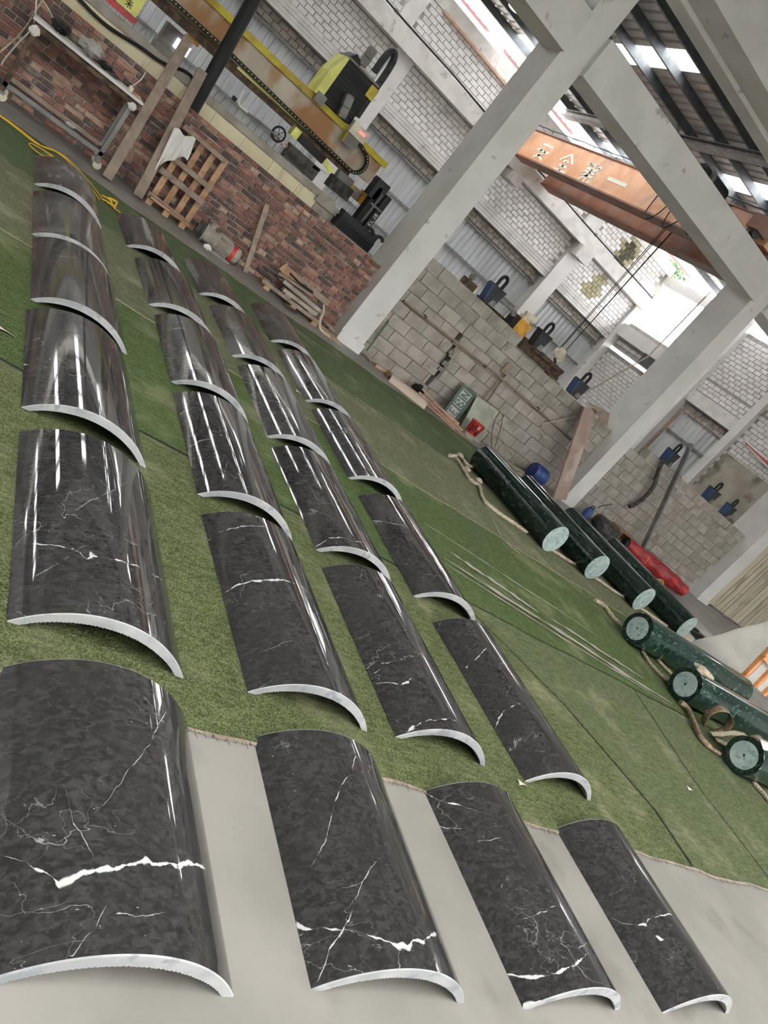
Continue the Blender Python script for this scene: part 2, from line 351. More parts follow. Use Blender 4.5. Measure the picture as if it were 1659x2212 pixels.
def stain(u, z, k):
    a = math.hypot((u - 15.85) / .36, (z - 5.65) / .62); b = math.hypot((u - 15.75) / .3, (z - 4.5) / .5)
    return 4 if min(a, b + .35) < .62 + rj(.2) else 5 if min(a, b) < 1.05 + rj(.2) else k
lay(w, cells, WB + MOSS, [1] * 4 + [0, 0], .02, .006, face_y(YB + .02), key=lambda c: (c[0] < 4.4, c[0] > 17, random.random()), pick=stain)
MB().box((-9.5, YB - .02, 6.24), (17.8, YB + .02, 6.56)).build('plaster_band', MT['conc'], w)
MB().box((7.0, YB - .1, 6.19), (9.6, YB - .02, 6.25)).build('timber_strip', MT['pinkw'], w)
def corrugated(mb, x0, x1, z0, z1, y, pitch=.19, d=.035, axis='y'):
    n = max(1, round((x1 - x0) / pitch)); p = (x1 - x0) / n; prof = []
    for i in range(n): prof += [(x0 + p * i, 0), (x0 + p * (i + .12), -d), (x0 + p * (i + .30), -d), (x0 + p * (i + .42), 0)]
    prof.append((x1, 0))
    for (a, da), (b, db) in zip(prof, prof[1:]):
        if axis == 'y': mb.quad((a, y + da, z0), (b, y + db, z0), (b, y + db, z1), (a, y + da, z1))
        else: mb.quad((y + da, b, z0), (y + db, a, z0), (y + db, a, z1), (y + da, b, z1)) if False else mb.quad((y + da, a, z0), (y + db, b, z0), (y + db, b, z1), (y + da, a, z1))
    return mb
def window(name, x0, x1, z0, z1, y, axis='y', rails=(1.6, 2.45, 3.3)):
    P3 = (lambda u, v, z: (u, y + v, z)) if axis == 'y' else (lambda u, v, z: (y + v, u, z))
    fr = MB()
    bx = lambda u0, v0, za, u1, v1, zb: fr.box(*[tuple(min(a, b) for a, b in zip(P3(u0, v0, za), P3(u1, v1, zb))), tuple(max(a, b) for a, b in zip(P3(u0, v0, za), P3(u1, v1, zb)))])
    bx(x0, .05, z1 - .04, x1, .2, z1); bx(x0, .05, z0, x1, .2, z0 + .05)
    o = struct(fr, name, MT['hang'])
    rows = int((x1 - x0) / .25); bw = MB()
    for i in range(rows):
        for k in range(2):
            u = x0 + .25 * i + .125 * k
            if u + .235 < x1: bw.box(tuple(min(a, b) for a, b in zip(P3(u, .13, z1 - .16 - .12 * k), P3(u + .235, .2, z1 - .05 - .12 * k))), tuple(max(a, b) for a, b in zip(P3(u, .13, z1 - .16 - .12 * k), P3(u + .235, .2, z1 - .05 - .12 * k))))
    bk = bw.build('bricks', MT['rail'], o); bk['kind'] = 'stuff'  # greyer than the wall bricks: shade of the recess put into the colour
    sh = corrugated(MB(), x0, x1, z0, z1, y + .23, axis=axis).build('corrugated_sheet', MT['sheet'], o)
    for z in rails:
        m = MB(); m.box(tuple(min(a, b) for a, b in zip(P3(x0, .12, z - .03), P3(x1, .19, z + .03))), tuple(max(a, b) for a, b in zip(P3(x0, .12, z - .03), P3(x1, .19, z + .03)))); m.build('rail', MT['hang'], o)
    return o
window('window_1', -9.5, 6.65, .9, 3.64, YB); window('window_2', 7.15, 14.12, .9, 3.64, YB); window('window_3', 14.62, 17.5, .9, 3.64, YB)
# right end wall with a window and a roof-high opening
XR = 17.8
w = struct(MB().box((XR + .02, 13.8, 0), (XR + .25, 20, .9)).box((XR + .02, 10.9, 0), (XR + .25, 13.8, 5.95)).box((XR + .02, 13.8, 3.56), (XR + .25, 17.4, 5.95)).box((XR + .02, 16.3, 0), (XR + .25, 20, 3.5)).box((XR + .02, 17.4, 3.62), (XR + .25, 20, 4.5)), 'wall_right', MT['wmort'])
MB().box((XR - .14, 13.78, 0), (XR + .2, 14.05, 5.95)).box((XR - .14, 16.02, 0), (XR + .3, 16.75, 6.3)).build('pier', MT['paint'], w)
MB().box((XR - .05, 14.05, 3.58), (XR + .02, 16.3, 3.95)).build('lintel', MT['conc'], w)
MB().box((XR - .2, 16.75, 3.95), (XR + .02, 20, 4.35)).build('cross_beam', MT['paint'], w)
MB().box((XR - .1, 17.2, 5.95), (XR + .2, 20.2, 6.25)).build('top_beam', MT['paint'], w)
MB().box((XR - .3, 17.6, 3.6), (XR - .02, 18.2, 3.95)).build('recess_box', MT['steel'], w)  # dark box standing in for a window recess
cells = []
for r in range(32):
    z = .05 + .12 * r if r < 30 else 0
    z = .5 + .12 * r
    u = 11.2 - (.125 if r % 2 else 0)
    while u < 19.8:
        c = u + .12; zz = z + .055
        hole = (13.7 < c < 16.4 and zz < 4.0) or zz > 5.9 or (c > 16.3 and c < 16.8) or (13.75 < c < 14.1) or (c > 17.2 and zz > 4.4) or (c > 16.8 and 3.85 < zz) or (c > 16.8 and 3.4 < zz < 3.7)
        if not hole: cells.append((c, zz, .236, .108 + rj(.004)))
        u += .25
for r in range(12):
    z = 4.4 + .12 * r; u = 11.2 - (.125 if r % 2 else 0)
    while u < 16.2:
        c = u + .12
        if not 13.75 < c < 14.1 and z < 5.83: cells.append((c, z + .055, .236, .108 + rj(.004)))
        u += .25
cells = [c for c in cells if c[1] < 4.33 or c[1] > 4.44]
lay(w, cells, WB, [1] * 4, .02, .006, face_x(XR + .02), key=lambda c: (c[0] < 13.5, c[1] < 1.7, c[1] < 3.9, random.random()))
MB().box((XR - .012, 10.95, .0), (XR + .03, 13.7, 3.1)).build('stained_render', M('stained_render', rgb(178, 172, 160), rgb(158, 152, 140), 2, .95, bump=.02, bscale=5, c3=rgb(104, 100, 86), s3=1.3, lo3=.5, hi3=.68, st3=(1, 1, 1.4)), w)
window('window_4', 14.05, 16.3, .9, 3.58, XR, 'x', (1.85, 2.66))
# roof of the rear bay: sheets, translucent strips, purlins, rafters
def zr(y): return 8.2 - .05 * y
def roof_sheet(mb, x0, x1, y0, y1, dz=0, pitch=.24, d=.04):
    n = max(1, round((x1 - x0) / pitch)); p = (x1 - x0) / n; prof = []
    for i in range(n): prof += [(x0 + p * i, 0), (x0 + p * (i + .1), d), (x0 + p * (i + .25), d), (x0 + p * (i + .35), 0)]
    prof.append((x1, 0))
    for (a, da), (b, db) in zip(prof, prof[1:]): mb.quad((a, y0, zr(y0) + da + dz), (a, y1, zr(y1) + da + dz), (b, y1, zr(y1) + db + dz), (b, y0, zr(y0) + db + dz))
ce = MB(); sky = [(-7.2, -6.65), (-2.7, -2.1), (1.45, 2.05), (5.5, 6.1), (8.88, 9.46), (12.75, 13.35), (16.9, 17.5)]; e = [-9.5] + [v for s in sky for v in s] + [20]; SY = lambda a: 13.7 if a > 8 else 15.1
for a, b in zip(e[0::2], e[1::2]): roof_sheet(ce, a, b, 10.6, 21.6)
for a, b in sky: roof_sheet(ce, a, b, 10.6, SY(a))
ceil = struct(ce, 'ceiling', MT['roof'])
sk = D.materials.new('translucent_sheet'); sk.use_nodes = True; nt = sk.node_tree; nt.nodes.clear()
o_ = nt.nodes.new('ShaderNodeOutputMaterial'); mx = nt.nodes.new('ShaderNodeMixShader'); t1 = nt.nodes.new('ShaderNodeBsdfTransparent'); t2 = nt.nodes.new('ShaderNodeBsdfTranslucent')
t1.inputs[0].default_value = (.92, .93, .92, 1); t2.inputs[0].default_value = (.9, .9, .86, 1); mx.inputs[0].default_value = .45
for a, b in ((t1.outputs[0], mx.inputs[1]), (t2.outputs[0], mx.inputs[2]), (mx.outputs[0], o_.inputs[0])): nt.links.new(a, b)
for a, b in sky:
    m = MB(); roof_sheet(m, a, b, SY(a), 21.6, .01); m.build('skylight_sheet', sk, ceil)
ys = D.materials.new('yellowed_sheet'); ys.use_nodes = True; q_ = ys.node_tree; q_.nodes.clear(); a = q_.nodes.new('ShaderNodeBsdfTranslucent'); a.inputs[0].default_value = (.85, .66, .3, 1); b = q_.nodes.new('ShaderNodeOutputMaterial'); q_.links.new(a.outputs[0], b.inputs[0])
m = MB(); roof_sheet(m, 12.1, 12.72, 17.6, 19.4, -.012); m.build('skylight_sheet', ys, ceil)
for k in range(11):
    y = 20.1 - .95 * k; z = zr(y)
    MB().box((-9.5, y - .035, z - .17), (20, y + .035, z - .005)).build('purlin', MT['steel'], ceil)
MB().box((-9.5, 21.56, zr(21.6) - .06), (20, 21.6, zr(21.6) + .02)).build('eave_purlin', M('red_oxide', rgb(170, 130, 128), rough=.7), ceil)
for x in (-.6, 5.6, 11.35, 17.1):
    m = MB()
    m.bar((x, 10.9, zr(10.9) - .33), (x, 20.2, zr(20.2) - .33), .22, .02, (1, 0, 0)).bar((x, 10.9, zr(10.9) - .19), (x, 20.2, zr(20.2) - .19), .22, .02, (1, 0, 0)).bar((x, 10.9, zr(10.9) - .26), (x, 20.2, zr(20.2) - .26), .02, .14, (1, 0, 0))
    m.build('rafter', MT['hang'], ceil)
    for yb in (12.5, 15.4, 18.2):
        MB().bar((x - .5, yb, zr(yb) - .1), (x, yb, zr(yb) - .42), .035).bar((x + .5, yb, zr(yb) - .1), (x, yb, zr(yb) - .42), .035).build('knee_brace', MT['hang'], ceil)
# front bay: roof with unseen translucent sheets added for light, left wall, a gate opening behind the camera sized for the light
fr = MB(); fs = [(-6.5, -5.4), (-3.3, -2.2), (.1, 1.2), (3.7, 4.8), (7.3, 8.4), (10.9, 12), (14.5, 15.6), (18.3, 19.4)]; e = [-9.5] + [v for q in fs for v in q] + [26]
fr.box((-9.5, -8, 7.5), (26, -7, 7.54))
for a, b in zip(e[0::2], e[1::2]): fr.box((a, -7, 7.5), (b, .5, 7.54))
fr.box((-9.5, .5, 7.5), (26, 10.0, 7.54)); rf = struct(fr, 'ceiling_front', MT['roof'])
for a, b in fs: MB().box((a, -7, 7.51), (b, .5, 7.53)).build('skylight_sheet', sk, rf)  # unseen strips, placed and sized to brighten the front bay
struct(MB().box((-9.7, -8, 0), (-9.5, 20.25, 8)), 'wall_left', MT['paint'])
struct(MB().box((-9.5, -8.2, 1.2), (26, -8, 7.5)).box((-9.5, -8.2, 0), (3, -8, 1.2)).box((9, -8.2, 0), (26, -8, 1.2)), 'wall_front', MT['paint'])
struct(MB().box((26, -8, 0), (26.2, 11, 7.5)), 'wall_far_right', MT['paint'])
# boarded wall right of the third column
pw = struct(MB().box((17.2, 10.9, 0), (26, 11.0, 7.5)), 'wall_rear_far_right', MT['wmort'])
u = 17.25
while u < 24:
    wd_ = random.choice((.16, .22, .3)); MB().box((u, 10.84 + rj(.008), .04), (u + wd_ - .025, 10.9, 4.8)).build('plank', MT['panelw'], pw); u += wd_
# ------------------------------------------------------------------ artificial turf in two-metre strips
def turf_mat(name, a, b, worn):
    m = M(name, rgb(*a), rgb(*b), 150, .95, bump=.02, bscale=240, c3=rgb(*worn), s3=2.2, lo3=.5, hi3=.8, detail=2, spec=.15, lo=.42, hi=.58)
    nt = m.node_tree; N, L = nt.nodes, nt.links; bs = N['Principled BSDF']; src = bs.inputs['Base Color'].links[0].from_socket
    tc = N.new('ShaderNodeTexCoord'); mp = N.new('ShaderNodeMapping'); mp.inputs['Scale'].default_value = (.5, 1.6, 1); L.new(tc.outputs['Object'], mp.inputs[0])
    n = N.new('ShaderNodeTexNoise'); n.inputs['Scale'].default_value = 26; n.inputs['Detail'].default_value = 6; L.new(mp.outputs[0], n.inputs[0])
    r = N.new('ShaderNodeMapRange'); r.inputs[1].default_value = .3; r.inputs[2].default_value = .7; r.inputs[3].default_value = .72; r.inputs[4].default_value = 1.25; L.new(n.outputs['Fac'], r.inputs[0])
    h = N.new('ShaderNodeHueSaturation'); L.new(src, h.inputs['Color']); L.new(r.outputs[0], h.inputs['Value']); L.new(h.outputs[0], bs.inputs['Base Color'])
    return m
TM = [turf_mat('turf_green', (130, 139, 104), (88, 100, 64), (154, 153, 124)), turf_mat('turf_worn', (144, 146, 116), (106, 112, 80), (158, 157, 130)),
      turf_mat('turf_deep', (118, 132, 98), (80, 96, 62), (138, 144, 114)), turf_mat('turf_front', (130, 138, 100), (84, 96, 56), (156, 155, 122)),
      turf_mat('turf_bright', (116, 134, 88), (74, 92, 50), (142, 148, 110))]
def wob(a, b, k): return lambda t: a + (b - a) * t
def strip(lo, hi, x0, x1, label, mat, nx=120, fringe=None, z=.009, lift=None):
    """a strip of carpet between the lines y=lo(x) and y=hi(x)"""
    m = MB()
    def p(i, j):
        x = x0(j) + (x1(j) - x0(j)) * i; y = lo(x) + (hi(x) - lo(x)) * j; zz = z
        if lift: zz += lift(x, y)
        return (x, y, zz)
    m.grid(p, nx, 24, (0, 0, -.0075)); o = one(m, 'turf_strip', label, 'artificial turf', mat, True, base=(x0(.5), lo(x0(.5)), 0)); return o
nz = lambda s, a: (lambda x: a * (math.sin(x * 3.1 + s) + .6 * math.sin(x * 7.7 + s * 2) + .3 * math.sin(x * 17 + s * 5)))
fr_e = nz(1, .012); s1, s2, s3, s4 = nz(2, .01), nz(3, .012), nz(4, .012), nz(5, .03)
def cut(pts):
    def f(t):
        t = t * (len(pts) - 1); i = min(int(t), len(pts) - 2); return pts[i] + (pts[i + 1] - pts[i]) * (t - i)
    return f
c1 = cut([4.9, 4.93, 4.77, 4.6, 4.3, 3.96]); c2_ = cut([6.17, 6.17, 6.16, 6.25, 6.35, 6.45])
def wr(x, y): return .01 * math.exp(-((x - 2.6 - (y - 3) * .3) / .05) ** 2) if y > 2.2 else 0
g = .017
strip(lambda x: 1.8 + fr_e(x) , lambda x: 3.85 + s1(x) - g, lambda j: -6.5, lambda j: c1(j) - g, 'front strip of green artificial turf under the second row of stone panels', TM[3], 200)
strip(lambda x: 1.81 + fr_e(x), lambda x: 3.85 + s1(x) - g, lambda j: c1(j) + g, lambda j: c2_(j) - g, 'narrow piece of turf between two lengthwise seams right of the front panels', TM[0], 30, z=.011)
strip(lambda x: 1.84 + fr_e(x), lambda x: 3.85 + s1(x) - g, lambda j: c2_(j) + g, lambda j: 11, 'turf piece at the right front edge in front of the three crosswise green columns', TM[0], 60)
strip(lambda x: 3.85 + s1(x) + g, lambda x: 5.87 + s2(x) - g, lambda j: -6.5, lambda j: 11, 'second turf strip with worn white streaks towards the green columns', TM[4], 220, z=.0085)
strip(lambda x: 5.87 + s2(x) + g, lambda x: 7.8 + s3(x) - g, lambda j: -6.5, lambda j: 11.2, 'third turf strip, faded olive green, under the fourth and fifth panel rows', TM[1], 220, z=.0092)
strip(lambda x: 7.8 + s3(x) + g, lambda x: 9.6 + s4(x) + .05 * max(0, x - 2), lambda j: -6.5, lambda j: 9.6, 'rearmost turf strip, deep green, along the bare concrete by the walls', TM[2], 200, z=.0088)
def edge(parent, fn, n, w, mat, name='edge_strip', z=.004):
    m = MB()
    def f(i, j): p, d = fn(i); return (p[0] + d[0] * (j - .5) * w, p[1] + d[1] * (j - .5) * w, z)
    m.grid(f, n, 1, (0, 0, -.003)); return m.build(name, mat, parent)
T_ = [o for o in COL.objects if o.name.startswith('turf_strip')]
edge(T_[0], lambda t: ((-2 + 10.5 * t, 3.85 + s1(-2 + 10.5 * t)), (0, 1)), 200, .075, MT['black'])  # black strips under this and the next two seams stand in for edge shadow
edge(T_[1], lambda t: ((c1(t), 1.83 + 2.0 * t), (1, 0)), 40, .075, MT['black'])
edge(T_[2], lambda t: ((c2_(t), 1.85 + 2.0 * t), (1, 0)), 40, .075, MT['black'])
edge(T_[3], lambda t: ((-2 + 10.5 * t, 5.87 + s2(-2 + 10.5 * t)), (0, 1)), 200, .05, MT['strap'])
edge(T_[4], lambda t: ((-2 + 9 * t, 7.8 + s3(-2 + 9 * t)), (0, 1)), 200, .04, MT['strap'])
edge(T_[5], lambda t: ((-2 + 11.4 * t, 9.62 + s4(-2 + 11.4 * t) + .05 * max(0, -2 + 11.4 * t - 2)), (0, 1)), 200, .05, MT['strap'], z=.006)
m = MB()
for k in range(900):
    x = -1 + 9 * k / 900 + rj(.01); y = 1.8 + fr_e(x); L_ = .012 + .03 * random.random() ** 2; a = rj(.9); w = .0016; m.quad((x - w, y + .004, .007), (x + w, y + .004, .007), (x + w + math.sin(a) * L_, y - math.cos(a) * L_, .003), (x - w + math.sin(a) * L_, y - math.cos(a) * L_, .003))
m.build('frayed_fringe', MT['rubber'], T_[0])['kind'] = 'stuff'
m = MB()
for k in range(1, 200):
    x0, x1 = -2 + 9 * (k - 1) / 200, -2 + 9 * k / 200; m.quad((x0, 1.8 + fr_e(x0) + .004, .0085), (x1, 1.8 + fr_e(x1) + .004, .0085), (x1, 1.788 + fr_e(x1) + rj(.005), .003), (x0, 1.788 + fr_e(x0) + rj(.005), .003))
m.build('edge_strip', MT['wood'], T_[0])
# rubbed-off streaks: thin threads of sand lying on the second strip
def streak(pts, w, name, label):
    m = MB(); p = spline(pts, 8)
    def f(i, j):
        k = min(int(i * (len(p) - 1)), len(p) - 2); t = i * (len(p) - 1) - k; q = p[k] * (1 - t) + p[k + 1] * t
        return (q.x, q.y + (j - .5) * w * (.55 + .45 * math.sin(i * 37) * math.sin(i * 11)) * min(1, 6 * min(i, 1 - i) + .05), .0195)
    m.grid(f, 60, 1, (0, 0, -.002)); return one(m, name, label, 'sand streak', MT['rail'])
for k, (y0, y1, w, d, n) in enumerate(((4.42, 3.82, .045, 'broad pale sand streak nearest the fourth panel row'), (4.36, 3.8, .02, 'thin pale sand line in front of the broad streak'), (4.52, 4.3, .025, 'short sand streak behind the broad one'), (4.75, 4.42, .03, 'sand streak in the middle of the green strip'), (4.95, 4.5, .014, 'farthest thin sand line on the second strip')) if False else ()):
    pass
for k, (y0, y1, w, x0, x1, d) in enumerate(((4.42, 3.94, .085, 4.15, 7.3, 'broad pale sand streak across the turf right of the fourth panel row'), (4.32, 3.88, .03, 4.1, 7.2, 'thin sand line just in front of the broad sand streak'), (4.62, 4.36, .08, 4.35, 5.4, 'short sand streak behind the broad one'), (4.4, 4.16, .07, 5.6, 7.0, 'sand streak ending by the front end of the middle crosswise column'), (4.95, 4.62, .02, 4.2, 6.6, 'farthest thin sand line on the second turf strip'))):
    streak([(x0 + (x1 - x0) * t, y0 + (y1 - y0) * t + rj(.02), 0) for t in (0, .25, .5, .75, 1)], w, 'sand_streak', d)
streak([fl(*p) for p in ((1042, 1098), (1062, 1125), (1080, 1160), (1100, 1182), (1124, 1200))], .09, 'sand_streak', 'pale strip of bare backing on the turf left of the first green column')
# ------------------------------------------------------------------ stone panels
def stone_mat(name, veins, seed, dark=(48, 46, 46), dusty=0, mass=1):
    m = D.materials.new(name); m.use_nodes = True; nt = m.node_tree; N, L = nt.nodes, nt.links; b = N['Principled BSDF']
    tc = N.new('ShaderNodeTexCoord'); add = N.new('ShaderNodeVectorMath'); add.inputs[1].default_value = (seed * 3.7, seed * 1.9, seed * 5.3); L.new(tc.outputs['Object'], add.inputs[0]); P = add.outputs[0]
    def nz(sc, det=6, st=(1, 1, 1), dist=0, src=P):
        mp = N.new('ShaderNodeMapping'); mp.inputs['Scale'].default_value = st; L.new(src, mp.inputs[0]); n = N.new('ShaderNodeTexNoise'); n.inputs['Scale'].default_value = sc; n.inputs['Detail'].default_value = det; n.inputs['Distortion'].default_value = dist; L.new(mp.outputs[0], n.inputs[0]); return n.outputs['Fac']
    def rg(f, a, z, o0=0, o1=1):
        r = N.new('ShaderNodeMapRange'); r.interpolation_type = 'SMOOTHSTEP'; r.inputs[1].default_value = a; r.inputs[2].default_value = z; r.inputs[3].default_value = o0; r.inputs[4].default_value = o1; L.new(f, r.inputs[0]); return r.outputs[0]
    def ma(op, x, y=None):
        n = N.new('ShaderNodeMath'); n.operation = op; n.use_clamp = False
        for i, v in enumerate((x, y)):
            if v is None: continue
            if isinstance(v, (int, float)): n.inputs[i].default_value = v
            else: L.new(v, n.inputs[i])
        return n.outputs[0]
    def mix(f, a, z):
        x = N.new('ShaderNodeMix'); x.data_type = 'RGBA'
        if isinstance(f, (int, float)): x.inputs[0].default_value = f
        else: L.new(f, x.inputs[0])
        for s, v in ((6, a), (7, z)):
            if isinstance(v, tuple): x.inputs[s].default_value = (*v, 1)
            else: L.new(v, x.inputs[s])
        return x.outputs[2]
    d = dark
    base = mix(rg(nz(30, 9, (1, 1.5, 1), .8), .36, .66), rgb(d[0] - 8, d[1] - 8, d[2] - 8), rgb(d[0] + 14, d[1] + 14, d[2] + 14))
    base = mix(ma('MULTIPLY', rg(nz(9, 6, (1, 1, 1), 1), .4, .65), .6), base, rgb(d[0] - 4, d[1] - 5, d[2] - 5))
    base = mix(ma('MULTIPLY', rg(nz(60, 5), .56, .7), .5), base, rgb(d[0] + 26, d[1] + 26, d[2] + 26))
    def vein(sc, width, lo, hi, st=(1, 1, 1), o=0):                  # a thin line where a warped noise crosses one half, present in places
        a2 = N.new('ShaderNodeVectorMath'); a2.inputs[1].default_value = (o, o * 2, o * 3); L.new(P, a2.inputs[0])
        f = nz(sc, 5, st, .4, a2.outputs[0]); k = ma('ABSOLUTE', ma('SUBTRACT', f, .5)); ln = rg(k, 0, width, 1, 0)
        return ma('MULTIPLY', ln, rg(nz(2.6, 2, (1, 1, 1), 0, a2.outputs[0]), lo, hi))
    v = ma('MULTIPLY', vein(2.2, .0025, .5, .6), .42); v = ma('MAXIMUM', v, ma('MULTIPLY', vein(3.1, .002, .54, .62, (1, 2.2, 1), 11), .4)); v = ma('MAXIMUM', v, ma('MULTIPLY', vein(9, .006, .58, .7, (1, 1, 1), 23), .22))
    sp = rg(nz(70, 2), .76, .8); v = ma('MAXIMUM', v, ma('MULTIPLY', sp, .5))
    if veins:                                                        # the few strong white veins of this slab: y as a curve over x, both in 0..1 of the slab
        sep = N.new('ShaderNodeSeparateXYZ'); L.new(tc.outputs['UV'], sep.inputs[0])
        wob_ = ma('MULTIPLY', ma('SUBTRACT', nz(22, 5), .5), .03)
        for pts, wid in veins:
            def curve(p):
                fc = N.new('ShaderNodeFloatCurve'); c = fc.mapping.curves[0]
                while len(c.points) > 2: c.points.remove(c.points[1])
                c.points[0].location = p[0]; c.points[1].location = p[-1]
                for q in p[1:-1]: c.points.new(*q)
                for q in c.points: q.handle_type = 'VECTOR'
                fc.mapping.update(); L.new(sep.outputs[0], fc.inputs[1]); return fc.outputs[0]
            dist = ma('ABSOLUTE', ma('ADD', ma('SUBTRACT', sep.outputs[1], curve(pts)), wob_))
            wv = curve([(p[0], w_ * 10) for p, w_ in zip(pts, wid)])
            t = ma('DIVIDE', dist, ma('MAXIMUM', ma('MULTIPLY', ma('MULTIPLY', wv, .1), rg(nz(20, 4), .4, .58, .04, 1.12)), .00001)); v = ma('MAXIMUM', v, ma('MULTIPLY', rg(t, .5, 1.1, .95, 0), rg(wv, .008, .06, .45, 1)))
    col = mix(v, base, rgb(226, 226, 224))
    if dusty: col = mix(ma('MULTIPLY', rg(nz(3, 6, (1, .5, 1), 1), .4, .7), dusty), col, rgb(150, 148, 146))  # pale mottle stands in for reflection haze, and for real smears and scuffs
    L.new(col, b.inputs['Base Color'])
    rr = rg(nz(6, 5, (3, .6, 1)), .45, .8, .035 + dusty * .12, .09 + dusty * .6); L.new(rr, b.inputs['Roughness']); b.inputs['Specular IOR Level'].default_value = .5
    bp = N.new('ShaderNodeBump'); bp.inputs['Distance'].default_value = .0008; bp.inputs['Strength'].default_value = .16; L.new(nz(8, 1, (1, .3, 1)), bp.inputs['Height']); L.new(bp.outputs[0], b.inputs['Normal'])
    return m
def panel_section(wid=.63, sag=.135, th=.042, n=28):
    def arc(hw, s):
        r = (hw * hw + s * s) / (2 * s); a = math.asin(min(1, hw / r)) if s < hw else math.pi - math.asin(hw / r)
        return [(r * math.sin(a * (2 * k / n - 1)), r * math.cos(a * (2 * k / n - 1)) - (r - s)) for k in range(n + 1)]
    return arc(wid / 2, sag), arc(wid / 2 - .036, sag - th)
def stone_panel(x, y0, y1, rot, z, label, mat, sag=.135, wid=.63, rough=0):
    L_ = y1 - y0; t = thing('stone_panel', label, 'stone panel', (x + wid / 2, y0, z), rot, 'curved dark stone panels laid out in four columns')
    out, inn = panel_section(wid, sag, n=96 if rough else 40); n = len(out); m = MB(); mi = []; e = .004
    rows = [e, L_ / 2, L_ - e]
    for yy in rows: m.v += [Vector((a, yy, b)) for a, b in out]
    for r in range(2):
        for k in range(n - 1): m.f.append((r * n + k, r * n + k + 1, (r + 1) * n + k + 1, (r + 1) * n + k))
    o = m.build('polished_face', mat, t, True, local=True)
    uv = o.data.uv_layers.new(name='uv')
    for lp in o.data.loops:
        v = o.data.vertices[lp.vertex_index].co; k = lp.vertex_index % n; uv.data[lp.index].uv = (k / (n - 1), v.y / L_)
    b = MB()                                                         # rough underside
    for yy in (e, L_ - e): b.v += [Vector((a, yy, c)) for a, c in inn]
    for k in range(n - 1): b.f.append((k, n + k, n + k + 1, k + 1))
    b.build('sawn_underside', MT['sawn'], t, True, local=True)
    for yy, yi in ((0, e), (L_, L_ - e)):                            # sawn ends with a fine arris
        c = MB(); c.v = [Vector((a, yi, d)) for a, d in out] + [Vector((a * .996, yy, d - .002)) for a, d in out] + [Vector((a, yy, d + ((.4 + .6 * random.random()) * rough * (kk % 2) if 4 < kk < n - 5 else 0))) for kk, (a, d) in enumerate(inn)] + [Vector((a, yi, d)) for a, d in inn]
        for s in range(3):
            for k in range(n - 1): c.f.append((s * n + k, s * n + k + 1, (s + 1) * n + k + 1, (s + 1) * n + k))
        c.f.append((0, n, 2 * n, 3 * n)); c.f.append((n - 1, 2 * n - 1, 3 * n - 1, 4 * n - 1)); c.build('sawn_end', MT['sawn'], t, False, local=True)
    for s in (0, n - 1):
        ed = MB(); ed.quad((out[s][0], e, out[s][1]), (inn[s][0], e, inn[s][1]), (inn[s][0], L_ - e, inn[s][1]), (out[s][0], L_ - e, out[s][1])); ed.build('long_edge', mat, t, False, local=True)
    return t
cn = ['leftmost', 'second', 'third', 'rightmost']; rn = ['front', 'second', 'third', 'fourth', 'fifth', 'rearmost']
PX = [[(.72, .93, 1.82, .72), (.73, 2.01, 3.22, .73), (.73, 3.45, 4.65, .72), (.74, 4.85, 6.07, .73), (.72, 6.15, 7.37, .71), (.71, 7.63, 8.72, .70)],
      [(1.61, .95, 1.83, 1.63), (1.65, 2.05, 3.25, 1.65), (1.66, 3.44, 4.65, 1.68), (1.69, 4.83, 6.05, 1.70), (1.67, 6.24, 7.38, 1.65), (1.59, 7.65, 8.66, 1.56)],
      [(2.54, .94, 1.82, 2.52), (2.47, 2.08, 3.3, 2.46), (2.48, 3.48, 4.68, 2.475), (2.48, 4.84, 6.09, 2.50), (2.48, 6.28, 7.46, 2.46), (2.38, 7.66, 8.72, 2.36)],
      [(3.5, .95, 1.82, 3.48), (3.42, 2.08, 3.29, 3.38), (3.33, 3.51, 4.71, 3.33), (3.33, 4.97, 6.16, 3.34), (3.32, 6.33, 7.49, 3.31), (3.28, 7.69, 8.79, 3.28)]]
def scale_pts(ox_, oy_, k, L_): return [(ox_ + a / k, oy_ + b / k) for a, b in L_]
q1 = lambda *L_: scale_pts(0, 1400, 2.723, L_); q2 = lambda *L_: scale_pts(450, 1500, 2.552, L_); q3 = lambda *L_: scale_pts(1000, 1500, 2.517, L_); q4 = lambda *L_: scale_pts(0, 850, 3.318, L_)
q5 = lambda *L_: scale_pts(350, 850, 3.016, L_); q6 = lambda *L_: scale_pts(700, 1000, 2.765, L_); q7 = lambda *L_: scale_pts(0, 300, 3.016, L_)
